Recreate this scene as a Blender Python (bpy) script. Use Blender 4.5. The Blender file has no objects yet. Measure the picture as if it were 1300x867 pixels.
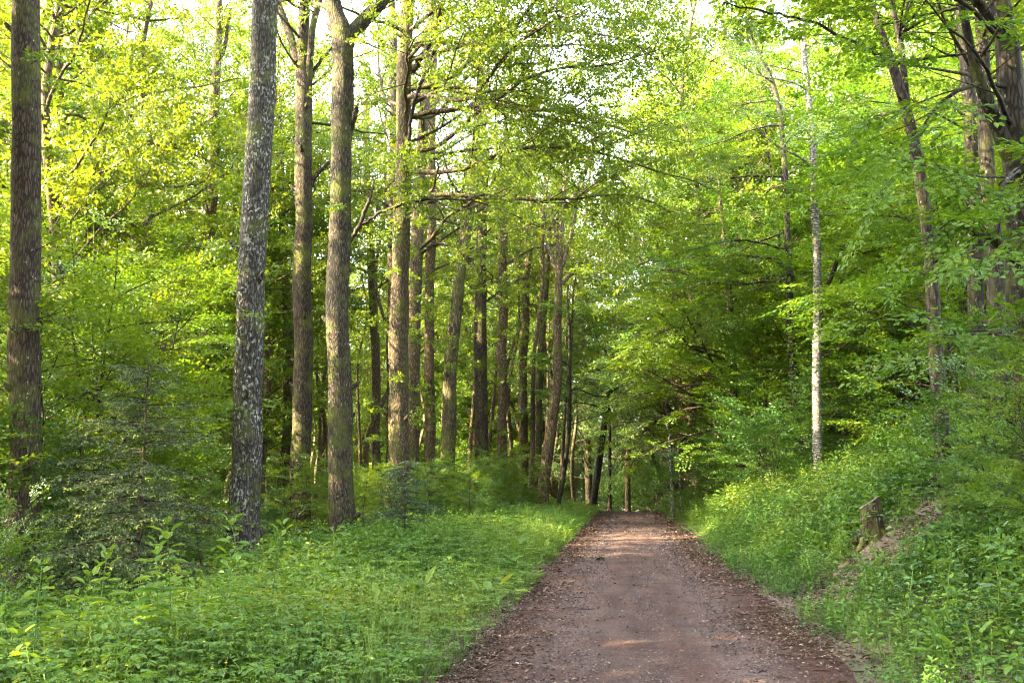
import bpy, math, random
import numpy as np
from math import radians, sin, cos, tan, atan, pi

sc = bpy.context.scene
col = sc.collection

# ---------------------------------------------------------------- camera
TILT = math.atan((610.0 - 433.5) / 1264.0)
CAMH = 1.6
cam_d = bpy.data.cameras.new('camera')
cam_d.sensor_width = 36.0
cam_d.lens = 35.0
cam_d.clip_start = 0.1
cam_d.clip_end = 2000.0
cam = bpy.data.objects.new('camera', cam_d)
col.objects.link(cam)
cam.location = (0, 0, CAMH)
cam.rotation_euler = (radians(90) + TILT, 0, 0)
sc.camera = cam

# ---------------------------------------------------------------- light
SUN_AZ = radians(-104)      # from forward (+Y), negative = to the left
SUN_EL = radians(33)
w = bpy.data.worlds.new('World')
sc.world = w
w.use_nodes = True
nt = w.node_tree
bg = nt.nodes['Background']
sky = nt.nodes.new('ShaderNodeTexSky')
sky.sky_type = 'NISHITA'
sky.sun_disc = False
sky.sun_elevation = SUN_EL
sky.sun_rotation = SUN_AZ
sky.air_density = 1.0
sky.dust_density = 4.0
sky.ozone_density = 1.0
hs_ = nt.nodes.new('ShaderNodeHueSaturation')
hs_.inputs['Saturation'].default_value = 0.45      # a milky, hazy sky
nt.links.new(sky.outputs[0], hs_.inputs['Color'])
nt.links.new(hs_.outputs[0], bg.inputs[0])
bg.inputs[1].default_value = 0.15
sd = bpy.data.lights.new('sun', 'SUN')
sd.energy = 3.4
sd.angle = radians(0.5)
sd.color = (1.0, 0.81, 0.50)
sun = bpy.data.objects.new('sun', sd)
col.objects.link(sun)
sdir = np.array([sin(SUN_AZ) * cos(SUN_EL), cos(SUN_AZ) * cos(SUN_EL), sin(SUN_EL)])
from mathutils import Vector
sun.rotation_euler = Vector(sdir).to_track_quat('Z', 'Y').to_euler()
sun.location = (-30, 10, 30)

sc.view_settings.view_transform = 'Standard'
sc.view_settings.look = 'None'
sc.view_settings.gamma = 1.0
sc.view_settings.use_curve_mapping = False
sc.view_settings.exposure = 4.65
try:
    sc.cycles.use_denoising = True
    sc.cycles.denoiser = 'OPENIMAGEDENOISE'
    sc.cycles.denoising_prefilter = 'NONE'
except Exception:
    pass
sc.cycles.max_bounces = 16
sc.cycles.diffuse_bounces = 12
sc.cycles.glossy_bounces = 2
sc.cycles.transmission_bounces = 12
sc.cycles.filter_width = 1.2
sc.cycles.use_adaptive_sampling = True
sc.cycles.adaptive_threshold = 0.006
sc.cycles.sample_clamp_indirect = 0.5
sc.cycles.caustics_reflective = False
sc.cycles.caustics_refractive = False

# ---------------------------------------------------------------- measure helpers
F = 1264.0
ST, CT = sin(TILT), cos(TILT)

def P(px, py, d):
    """the place at distance d ahead that the photograph shows at pixel px, py"""
    u = (px - 650.0) / F
    v = -(py - 433.5) / F
    y = CT - v * ST
    z = ST + v * CT
    return np.array([u / y * d, d, CAMH + z / y * d])

def to_px(p):
    x, y, z = p[..., 0], p[..., 1], p[..., 2] - CAMH
    dep = y * CT + z * ST
    up = -y * ST + z * CT
    dep = np.maximum(dep, 0.01)
    return 650 + F * x / dep, 433.5 - F * up / dep

PD = np.array([0.114, 1.0]); PD /= np.linalg.norm(PD)
PN = np.array([PD[1], -PD[0]])
P0 = np.array([0.16, 0.0])

def st(x, y):
    dx, dy = np.asarray(x) - P0[0], np.asarray(y) - P0[1]
    return dx * PN[0] + dy * PN[1], dx * PD[0] + dy * PD[1]

def xy(s, t):
    return P0[0] + t * PD[0] + s * PN[0], P0[1] + t * PD[1] + s * PN[1]

def vnoise(x, y, seed=0):
    """smooth value noise, vectorised"""
    x = np.asarray(x, float); y = np.asarray(y, float)
    xi = np.floor(x).astype(np.int64); yi = np.floor(y).astype(np.int64)
    fx = x - xi; fy = y - yi
    fx = fx * fx * (3 - 2 * fx); fy = fy * fy * (3 - 2 * fy)
    def h(a, b):
        n = (a * 374761393 + b * 668265263 + seed * 974634777) & 0x7fffffff
        n = ((n ^ (n >> 13)) * 1274126177) & 0x7fffffff
        n = n ^ (n >> 16)
        return (n & 0xffff) / 65535.0
    a = h(xi, yi); b = h(xi + 1, yi); c = h(xi, yi + 1); d = h(xi + 1, yi + 1)
    return (a * (1 - fx) + b * fx) * (1 - fy) + (c * (1 - fx) + d * fx) * fy * 1.0

def g_st(s, t):
    s = np.asarray(s, float); t = np.asarray(t, float)
    k = np.clip(t - 50, 0, 22)
    z = -0.0042 * k * k - np.clip(t - 72, 0, 50) * 0.10
    r = np.clip(s - 1.85, 0, None)
    rise = np.where(r < 1.0, 0.26 * r * r, 0.26 + 0.52 * (r - 1.0))
    rise = np.where(r > 13, 0.26 + 0.52 * 12 + 0.28 * (r - 13), rise)
    rise = np.minimum(rise, 16.0)
    l = np.clip(-s - 3.6, 0, None)
    z = z + rise - 0.35 * (1 - np.exp(-(l / 3.0) ** 2))
    off = np.clip((np.abs(s) - 1.9) / 1.5, 0, 1)
    z = z + off * (0.22 * (vnoise(s * 0.5, t * 0.5, 3) - 0.5) + 0.5 * np.clip(np.abs(s) / 10, 0, 1) * (vnoise(s * 0.13, t * 0.13, 5) - 0.5))
    return z

def g(x, y):
    s, t = st(x, y)
    return g_st(s, t)

# ---------------------------------------------------------------- materials
def new_mat(name):
    m = bpy.data.materials.new(name)
    m.use_nodes = True
    n = m.node_tree
    for x in list(n.nodes):
        n.nodes.remove(x)
    return m, n

def ramp(n, stops, interp='LINEAR'):
    r = n.nodes.new('ShaderNodeValToRGB')
    e = r.color_ramp.elements
    while len(e) < len(stops):
        e.new(0.5)
    for i, (p, c) in enumerate(stops):
        e[i].position = p
        e[i].color = (*c, 1) if len(c) == 3 else c
    r.color_ramp.interpolation = interp
    return r

def leaf_mat(name, stops, trans=0.42, tcol=(1.45, 1.22, 0.45), rough=0.45, spec=0.35):
    """a thin leaf: own colour differs leaf by leaf, lets light through"""
    m, n = new_mat(name)
    out = n.nodes.new('ShaderNodeOutputMaterial')
    at = n.nodes.new('ShaderNodeAttribute'); at.attribute_name = 'rnd'
    r = ramp(n, stops)
    n.links.new(at.outputs['Fac'], r.inputs[0])
    oi = n.nodes.new('ShaderNodeObjectInfo')
    hs = n.nodes.new('ShaderNodeHueSaturation')
    mr = n.nodes.new('ShaderNodeMapRange')
    mr.inputs[3].default_value = 0.485; mr.inputs[4].default_value = 0.512
    n.links.new(oi.outputs['Random'], mr.inputs[0])
    n.links.new(mr.outputs[0], hs.inputs['Hue'])
    n.links.new(r.outputs[0], hs.inputs['Color'])
    pr = n.nodes.new('ShaderNodeBsdfPrincipled')
    pr.inputs['Roughness'].default_value = rough
    pr.inputs['Specular IOR Level'].default_value = spec
    n.links.new(hs.outputs[0], pr.inputs['Base Color'])
    tr = n.nodes.new('ShaderNodeBsdfTranslucent')
    mc = n.nodes.new('ShaderNodeMix'); mc.data_type = 'RGBA'; mc.blend_type = 'MULTIPLY'
    mc.inputs[0].default_value = 1.0
    mc.inputs[7].default_value = (*tcol, 1)
    n.links.new(hs.outputs[0], mc.inputs[6])
    n.links.new(mc.outputs[2], tr.inputs['Color'])
    mx = n.nodes.new('ShaderNodeMixShader'); mx.inputs[0].default_value = trans
    n.links.new(pr.outputs[0], mx.inputs[1]); n.links.new(tr.outputs[0], mx.inputs[2])
    n.links.new(mx.outputs[0], out.inputs[0])
    return m

def bark_mat(name, dark, light, lichen=0.0, moss=0.0, lcol=(0.5, 0.52, 0.46), stretch=0.12, scale=14.0, bump=0.9, mcol=(0.075, 0.085, 0.018)):
    m, n = new_mat(name)
    L = n.links.new
    out = n.nodes.new('ShaderNodeOutputMaterial')
    pr = n.nodes.new('ShaderNodeBsdfPrincipled')
    pr.inputs['Roughness'].default_value = 0.9
    pr.inputs['Specular IOR Level'].default_value = 0.15
    tc = n.nodes.new('ShaderNodeTexCoord')
    mp = n.nodes.new('ShaderNodeMapping'); mp.inputs['Scale'].default_value = (1, 1, stretch * 2)
    L(tc.outputs['Object'], mp.inputs[0])
    vo = n.nodes.new('ShaderNodeTexVoronoi'); vo.feature = 'DISTANCE_TO_EDGE'; vo.inputs['Scale'].default_value = scale
    nz = n.nodes.new('ShaderNodeTexNoise'); nz.inputs['Scale'].default_value = scale * 1.3; nz.inputs['Detail'].default_value = 8; nz.inputs['Roughness'].default_value = 0.7
    wv = n.nodes.new('ShaderNodeVectorMath'); wv.operation = 'ADD'
    n2 = n.nodes.new('ShaderNodeTexNoise'); n2.inputs['Scale'].default_value = 6; n2.inputs['Detail'].default_value = 3
    sv = n.nodes.new('ShaderNodeVectorMath'); sv.operation = 'SCALE'; sv.inputs['Scale'].default_value = 0.12
    L(mp.outputs[0], n2.inputs['Vector']); L(n2.outputs['Color'], sv.inputs[0]); L(mp.outputs[0], wv.inputs[0]); L(sv.outputs[0], wv.inputs[1])
    L(wv.outputs[0], vo.inputs['Vector']); L(mp.outputs[0], nz.inputs['Vector'])
    vr = ramp(n, [(0.0, (0, 0, 0)), (0.22, (1, 1, 1))])
    L(vo.outputs['Distance'], vr.inputs[0])
    mu = n.nodes.new('ShaderNodeMath'); mu.operation = 'MULTIPLY'
    L(vr.outputs[0], mu.inputs[0]); L(nz.outputs[0], mu.inputs[1])
    cr = ramp(n, [(0.05, tuple(c * 0.55 for c in dark)), (0.3, dark), (0.65, light)])
    L(mu.outputs[0], cr.inputs[0])
    last = cr.outputs[0]
    if moss > 0:
        mn = n.nodes.new('ShaderNodeTexNoise'); mn.inputs['Scale'].default_value = 1.7; mn.inputs['Detail'].default_value = 6; mn.inputs['Roughness'].default_value = 0.65
        L(tc.outputs['Object'], mn.inputs['Vector'])
        mr = ramp(n, [(0.62 - 0.3 * moss, (0, 0, 0)), (0.80 - 0.3 * moss, (0.85, 0.85, 0.85))])
        L(mn.outputs[0], mr.inputs[0])
        mx = n.nodes.new('ShaderNodeMix'); mx.data_type = 'RGBA'
        L(mr.outputs[0], mx.inputs[0]); L(last, mx.inputs[6]); mx.inputs[7].default_value = (*mcol, 1)
        last = mx.outputs[2]
    if lichen > 0:
        ln = n.nodes.new('ShaderNodeTexNoise'); ln.inputs['Scale'].default_value = 19.0; ln.inputs['Detail'].default_value = 5; ln.inputs['Roughness'].default_value = 0.6
        lm = n.nodes.new('ShaderNodeMapping'); lm.inputs['Scale'].default_value = (1, 1, 0.6); lm.inputs['Location'].default_value = (3, 7, 1)
        L(tc.outputs['Object'], lm.inputs[0]); L(lm.outputs[0], ln.inputs['Vector'])
        lr = ramp(n, [(0.66 - 0.13 * lichen, (0, 0, 0)), (0.70 - 0.13 * lichen, (1, 1, 1))])
        L(ln.outputs[0], lr.inputs[0])
        lb = n.nodes.new('ShaderNodeTexNoise'); lb.inputs['Scale'].default_value = 2.2; lb.inputs['Detail'].default_value = 3
        L(lm.outputs[0], lb.inputs['Vector'])
        lbr = ramp(n, [(0.38, (0.0, 0.0, 0.0)), (0.62, (0.95, 0.95, 0.95))]); L(lb.outputs[0], lbr.inputs[0])
        lmul = n.nodes.new('ShaderNodeMath'); lmul.operation = 'MULTIPLY'
        L(lr.outputs[0], lmul.inputs[0]); L(lbr.outputs[0], lmul.inputs[1])
        mx = n.nodes.new('ShaderNodeMix'); mx.data_type = 'RGBA'
        L(lmul.outputs[0], mx.inputs[0]); L(last, mx.inputs[6]); mx.inputs[7].default_value = (*lcol, 1)
        last = mx.outputs[2]
    L(last, pr.inputs['Base Color'])
    bp = n.nodes.new('ShaderNodeBump'); bp.inputs['Strength'].default_value = bump; bp.inputs['Distance'].default_value = 0.03
    L(mu.outputs[0], bp.inputs['Height']); L(bp.outputs[0], pr.inputs['Normal'])
    L(pr.outputs[0], out.inputs[0])
    return m

M = {}
M['oak_leaf'] = leaf_mat('oak_leaf', [(0, (0.070, 0.125, 0.011)), (0.5, (0.105, 0.17, 0.014)), (0.85, (0.14, 0.195, 0.018)), (1, (0.19, 0.215, 0.026))], trans=0.48)
M['beech_leaf'] = leaf_mat('beech_leaf', [(0, (0.052, 0.115, 0.012)), (0.5, (0.085, 0.165, 0.016)), (0.85, (0.12, 0.195, 0.020)), (1, (0.17, 0.22, 0.026))], trans=0.46)
M['deep_leaf'] = leaf_mat('deep_leaf', [(0, (0.040, 0.098, 0.018)), (0.6, (0.066, 0.140, 0.024)), (1, (0.11, 0.18, 0.030))], trans=0.36, rough=0.4, spec=0.45)
M['pale_leaf'] = leaf_mat('pale_leaf', [(0, (0.10, 0.16, 0.045)), (0.6, (0.145, 0.21, 0.065)), (1, (0.20, 0.25, 0.10))], trans=0.45, tcol=(1.15, 1.1, 0.7))  # pale new leaves, with distant sun and haze put into the colour
M['herb'] = leaf_mat('herb', [(0, (0.045, 0.11, 0.016)), (0.4, (0.085, 0.17, 0.024)), (0.75, (0.125, 0.205, 0.030)), (1, (0.19, 0.235, 0.042))], trans=0.42, rough=0.5, spec=0.3)
M['herb_dark'] = leaf_mat('herb_dark', [(0, (0.032, 0.080, 0.018)), (0.5, (0.058, 0.120, 0.026)), (1, (0.10, 0.16, 0.035))], trans=0.32, rough=0.45, spec=0.4)
M['grass'] = leaf_mat('grass', [(0, (0.085, 0.15, 0.022)), (0.6, (0.13, 0.20, 0.035)), (1, (0.24, 0.25, 0.09))], trans=0.4)
M['needle'] = leaf_mat('needle', [(0, (0.030, 0.060, 0.020)), (0.7, (0.050, 0.088, 0.030)), (0.92, (0.075, 0.11, 0.036)), (1, (0.10, 0.13, 0.03))], trans=0.12, tcol=(1, 1, 0.8))
M['needle_fir'] = leaf_mat('needle_fir', [(0, (0.018, 0.048, 0.020)), (0.7, (0.030, 0.070, 0.028)), (0.9, (0.05, 0.10, 0.03)), (1, (0.10, 0.17, 0.04))], trans=0.12, tcol=(1, 1, 0.8))
M['needle_grey'] = leaf_mat('needle_grey', [(0, (0.042, 0.070, 0.030)), (0.7, (0.072, 0.108, 0.044)), (0.9, (0.11, 0.145, 0.05)), (1, (0.24, 0.31, 0.06))], trans=0.15, tcol=(1, 1, 0.8), rough=0.6, spec=0.15)
M['needle_dead'] = leaf_mat('needle_dead', [(0, (0.07, 0.045, 0.025)), (1, (0.13, 0.085, 0.04))], trans=0.1, tcol=(1, 1, 0.8))
M['litter'] = leaf_mat('litter', [(0, (0.035, 0.020, 0.013)), (0.5, (0.080, 0.050, 0.034)), (0.85, (0.20, 0.145, 0.105)), (1, (0.34, 0.27, 0.21))], trans=0.08, tcol=(1, 1, 1), rough=0.7, spec=0.2)
M['flower'] = leaf_mat('flower', [(0, (0.75, 0.52, 0.02)), (1, (0.8, 0.6, 0.04))], trans=0.2, tcol=(1, 1, 1))
M['bark_brown'] = bark_mat('bark_brown', (0.034, 0.025, 0.018), (0.095, 0.072, 0.050), lichen=0.05, moss=0.5, scale=24, stretch=0.10)
M['bark_lichen'] = bark_mat('bark_lichen', (0.036, 0.031, 0.026), (0.100, 0.088, 0.072), lichen=0.85, moss=0.42, lcol=(0.33, 0.34, 0.30), scale=24, stretch=0.10)
M['bark_grey'] = bark_mat('bark_grey', (0.036, 0.029, 0.021), (0.100, 0.080, 0.056), lichen=0.2, moss=0.5, lcol=(0.34, 0.34, 0.30), scale=24, stretch=0.10)
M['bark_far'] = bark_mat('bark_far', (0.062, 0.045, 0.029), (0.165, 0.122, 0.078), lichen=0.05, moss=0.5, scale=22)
M['bark_sunlit'] = bark_mat('bark_sunlit', (0.085, 0.060, 0.036), (0.22, 0.160, 0.098), lichen=0.05, moss=0.35, scale=22)  # lighter, warmer bark: sunlight on the trunks put into the colour
M['bark_dark'] = bark_mat('bark_dark', (0.022, 0.018, 0.014), (0.056, 0.047, 0.036), lichen=0.12, moss=0.4, bump=0.4)
M['bark_birch'] = bark_mat('bark_birch', (0.11, 0.10, 0.085), (0.36, 0.34, 0.30), lichen=0.3, moss=0.3, stretch=1.2, scale=7, bump=0.3)
M['bark_pale'] = bark_mat('bark_pale', (0.10, 0.095, 0.09), (0.26, 0.25, 0.235), lichen=0.0, moss=0.0, bump=0.5)
M['bark_moss'] = bark_mat('bark_moss', (0.055, 0.042, 0.028), (0.15, 0.115, 0.075), lichen=0.1, moss=0.65)
M['twig'] = bark_mat('twig', (0.035, 0.028, 0.020), (0.10, 0.08, 0.055), bump=0.2)
M['twig_sunlit'] = bark_mat('twig_sunlit', (0.10, 0.08, 0.05), (0.22, 0.17, 0.11), bump=0.2)  # paler twigs for the bare fan, sunlight put into the colour

# stump cut face
def cut_mat():
    m, n = new_mat('cut_wood')
    L = n.links.new
    out = n.nodes.new('ShaderNodeOutputMaterial'); pr = n.nodes.new('ShaderNodeBsdfPrincipled')
    tc = n.nodes.new('ShaderNodeTexCoord')
    wv = n.nodes.new('ShaderNodeTexNoise'); wv.inputs['Scale'].default_value = 18; wv.inputs['Detail'].default_value = 6
    L(tc.outputs['Object'], wv.inputs['Vector'])
    r = ramp(n, [(0.3, (0.06, 0.05, 0.042)), (0.7, (0.16, 0.13, 0.11))])
    L(wv.outputs[0], r.inputs[0]); L(r.outputs[0], pr.inputs['Base Color'])
    pr.inputs['Roughness'].default_value = 0.85
    L(pr.outputs[0], out.inputs[0])
    return m
M['cut_wood'] = cut_mat()

def soil_mat():
    m, n = new_mat('forest_soil')
    L = n.links.new
    out = n.nodes.new('ShaderNodeOutputMaterial'); pr = n.nodes.new('ShaderNodeBsdfPrincipled')
    tc = n.nodes.new('ShaderNodeTexCoord')
    a = n.nodes.new('ShaderNodeTexNoise'); a.inputs['Scale'].default_value = 22; a.inputs['Detail'].default_value = 8; a.inputs['Roughness'].default_value = 0.75
    b = n.nodes.new('ShaderNodeTexVoronoi'); b.inputs['Scale'].default_value = 26
    c = n.nodes.new('ShaderNodeTexNoise'); c.inputs['Scale'].default_value = 0.8; c.inputs['Detail'].default_value = 4
    for x in (a, b, c):
        L(tc.outputs['Object'], x.inputs['Vector'])
    r1 = ramp(n, [(0.3, (0.030, 0.022, 0.016)), (0.55, (0.085, 0.060, 0.042)), (0.8, (0.19, 0.135, 0.095))])
    L(a.outputs[0], r1.inputs[0])
    r2 = ramp(n, [(0.0, (0.06, 0.043, 0.03)), (1.0, (0.22, 0.16, 0.115))])
    L(b.outputs['Color'], r2.inputs[0])
    mx = n.nodes.new('ShaderNodeMix'); mx.data_type = 'RGBA'; mx.inputs[0].default_value = 0.5
    L(r1.outputs[0], mx.inputs[6]); L(r2.outputs[0], mx.inputs[7])
    r3 = ramp(n, [(0.45, (0, 0, 0)), (0.62, (0.8, 0.8, 0.8))])
    L(c.outputs[0], r3.inputs[0])
    m2 = n.nodes.new('ShaderNodeMix'); m2.data_type = 'RGBA'
    L(r3.outputs[0], m2.inputs[0]); L(mx.outputs[2], m2.inputs[6]); m2.inputs[7].default_value = (0.040, 0.060, 0.014, 1)
    L(m2.outputs[2], pr.inputs['Base Color'])
    pr.inputs['Roughness'].default_value = 0.95
    bp = n.nodes.new('ShaderNodeBump'); bp.inputs['Strength'].default_value = 0.8; bp.inputs['Distance'].default_value = 0.03
    L(a.outputs[0], bp.inputs['Height']); L(bp.outputs[0], pr.inputs['Normal'])
    L(pr.outputs[0], out.inputs[0])
    return m
M['soil'] = soil_mat()

def path_mat():
    m, n = new_mat('gravel_track')
    L = n.links.new
    out = n.nodes.new('ShaderNodeOutputMaterial'); pr = n.nodes.new('ShaderNodeBsdfPrincipled')
    uv = n.nodes.new('ShaderNodeUVMap'); uv.uv_map = 'UVMap'      # u = metres across, v = metres along
    sx = n.nodes.new('ShaderNodeSeparateXYZ'); L(uv.outputs[0], sx.inputs[0])
    v = n.nodes.new('ShaderNodeTexVoronoi'); v.inputs['Scale'].default_value = 42
    f = n.nodes.new('ShaderNodeTexNoise'); f.inputs['Scale'].default_value = 45; f.inputs['Detail'].default_value = 10; f.inputs['Roughness'].default_value = 0.8
    p = n.nodes.new('ShaderNodeTexNoise'); p.inputs['Scale'].default_value = 1.6; p.inputs['Detail'].default_value = 6; p.inputs['Roughness'].default_value = 0.65
    mp = n.nodes.new('ShaderNodeMapping'); mp.inputs['Scale'].default_value = (1.6, 0.22, 1)
    s_ = n.nodes.new('ShaderNodeTexNoise'); s_.inputs['Scale'].default_value = 2.4; s_.inputs['Detail'].default_value = 5
    for x in (v, f, p):
        L(uv.outputs[0], x.inputs['Vector'])
    L(uv.outputs[0], mp.inputs[0]); L(mp.outputs[0], s_.inputs['Vector'])
    r1 = ramp(n, [(0.0, (0.040, 0.026, 0.021)), (0.5, (0.084, 0.058, 0.050)), (0.85, (0.138, 0.100, 0.089)), (1.0, (0.19, 0.15, 0.135))])
    L(v.outputs['Color'], r1.inputs[0])
    r2 = ramp(n, [(0.3, (0.032, 0.021, 0.017)), (0.6, (0.084, 0.059, 0.051)), (0.8, (0.155, 0.116, 0.104))])
    L(f.outputs[0], r2.inputs[0])
    mx = n.nodes.new('ShaderNodeMix'); mx.data_type = 'RGBA'; mx.inputs[0].default_value = 0.5
    L(r1.outputs[0], mx.inputs[6]); L(r2.outputs[0], mx.inputs[7])
    # worn reddish fines against greyer stone, in patches and in streaks along the track
    r3 = ramp(n, [(0.42, (0, 0, 0)), (0.60, (1, 1, 1))]); L(p.outputs[0], r3.inputs[0])
    m2 = n.nodes.new('ShaderNodeMix'); m2.data_type = 'RGBA'; m2.blend_type = 'MULTIPLY'
    L(r3.outputs[0], m2.inputs[0]); L(mx.outputs[2], m2.inputs[6]); m2.inputs[7].default_value = (0.82, 0.66, 0.60, 1)
    r4 = ramp(n, [(0.35, (0.72, 0.70, 0.72)), (0.65, (1.2, 1.14, 1.14))]); L(s_.outputs[0], r4.inputs[0])
    m3 = n.nodes.new('ShaderNodeMix'); m3.data_type = 'RGBA'; m3.blend_type = 'MULTIPLY'; m3.inputs[0].default_value = 1.0
    L(m2.outputs[2], m3.inputs[6]); L(r4.outputs[0], m3.inputs[7])
    au = n.nodes.new('ShaderNodeMath'); au.operation = 'ABSOLUTE'; L(sx.outputs[0], au.inputs[0])
    aj = n.nodes.new('ShaderNodeMath'); aj.operation = 'MULTIPLY_ADD'; L(p.outputs[0], aj.inputs[0]); aj.inputs[1].default_value = 0.35; L(au.outputs[0], aj.inputs[2])
    ak = n.nodes.new('ShaderNodeMath'); ak.operation = 'DIVIDE'; L(aj.outputs[0], ak.inputs[0]); ak.inputs[1].default_value = 2.0
    r6 = ramp(n, [(0.08, (0.86, 0.80, 0.78)), (0.28, (0.95, 0.90, 0.88)), (0.46, (1.16, 1.17, 1.2)), (0.60, (1.05, 1.03, 1.03)), (0.85, (0.88, 0.80, 0.76))]); L(ak.outputs[0], r6.inputs[0])
    m6 = n.nodes.new('ShaderNodeMix'); m6.data_type = 'RGBA'; m6.blend_type = 'MULTIPLY'; m6.inputs[0].default_value = 1.0
    L(m3.outputs[2], m6.inputs[6]); L(r6.outputs[0], m6.inputs[7]); m3 = m6
    # browner margins with rotted leaves
    ab = n.nodes.new('ShaderNodeMath'); ab.operation = 'ABSOLUTE'; L(sx.outputs[0], ab.inputs[0])
    ad = n.nodes.new('ShaderNodeMath'); ad.operation = 'MULTIPLY_ADD'; L(p.outputs[0], ad.inputs[0]); ad.inputs[1].default_value = 0.9; L(ab.outputs[0], ad.inputs[2])
    r5 = ramp(n, [(0.50, (0, 0, 0)), (0.72, (0.75, 0.75, 0.75))])
    dv = n.nodes.new('ShaderNodeMath'); dv.operation = 'DIVIDE'; L(ad.outputs[0], dv.inputs[0]); dv.inputs[1].default_value = 2.6
    L(dv.outputs[0], r5.inputs[0])
    m4 = n.nodes.new('ShaderNodeMix'); m4.data_type = 'RGBA'; m4.blend_type = 'MULTIPLY'
    L(r5.outputs[0], m4.inputs[0]); L(m3.outputs[2], m4.inputs[6]); m4.inputs[7].default_value = (0.80, 0.64, 0.56, 1)
    L(m4.outputs[2], pr.inputs['Base Color'])
    pr.inputs['Roughness'].default_value = 0.9
    pr.inputs['Specular IOR Level'].default_value = 0.2
    bp = n.nodes.new('ShaderNodeBump'); bp.inputs['Strength'].default_value = 0.9; bp.inputs['Distance'].default_value = 0.018
    L(v.outputs['Distance'], bp.inputs['Height'])
    b2 = n.nodes.new('ShaderNodeBump'); b2.inputs['Strength'].default_value = 0.6; b2.inputs['Distance'].default_value = 0.02
    L(f.outputs[0], b2.inputs['Height']); L(bp.outputs[0], b2.inputs['Normal'])
    L(b2.outputs[0], pr.inputs['Normal'])
    L(pr.outputs[0], out.inputs[0])
    return m
M['path'] = path_mat()

# ---------------------------------------------------------------- mesh building
def make_mesh(name, verts, faces_list, mats, rnd=None, midx=None, smooth=None, uv=None):
    """verts (n,3); faces_list: arrays (m,k) of one size each"""
    me = bpy.data.meshes.new(name)
    verts = np.ascontiguousarray(verts, dtype=np.float32)
    me.vertices.add(len(verts))
    me.vertices.foreach_set('co', verts.ravel())
    loops = np.concatenate([f.ravel() for f in faces_list]).astype(np.int32)
    sizes = np.concatenate([np.full(len(f), f.shape[1], np.int32) for f in faces_list])
    starts = np.concatenate([[0], np.cumsum(sizes)[:-1]]).astype(np.int32)
    me.loops.add(len(loops))
    me.loops.foreach_set('vertex_index', loops)
    me.polygons.add(len(sizes))
    me.polygons.foreach_set('loop_start', starts)
    me.polygons.foreach_set('loop_total', sizes)
    if midx is not None:
        me.polygons.foreach_set('material_index', midx.astype(np.int32))
    if smooth is not None:
        me.polygons.foreach_set('use_smooth', smooth.astype(bool))
    for m in mats:
        me.materials.append(m)
    if rnd is not None:
        a = me.attributes.new('rnd', 'FLOAT', 'FACE')
        a.data.foreach_set('value', rnd.astype(np.float32))
    if uv is not None:
        l = me.uv_layers.new(name='UVMap')
        l.data.foreach_set('uv', uv[loops].astype(np.float32).ravel())
    me.update(calc_edges=True)
    return me

def norm(a):
    return a / np.maximum(np.linalg.norm(a, axis=-1, keepdims=True), 1e-9)

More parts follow.
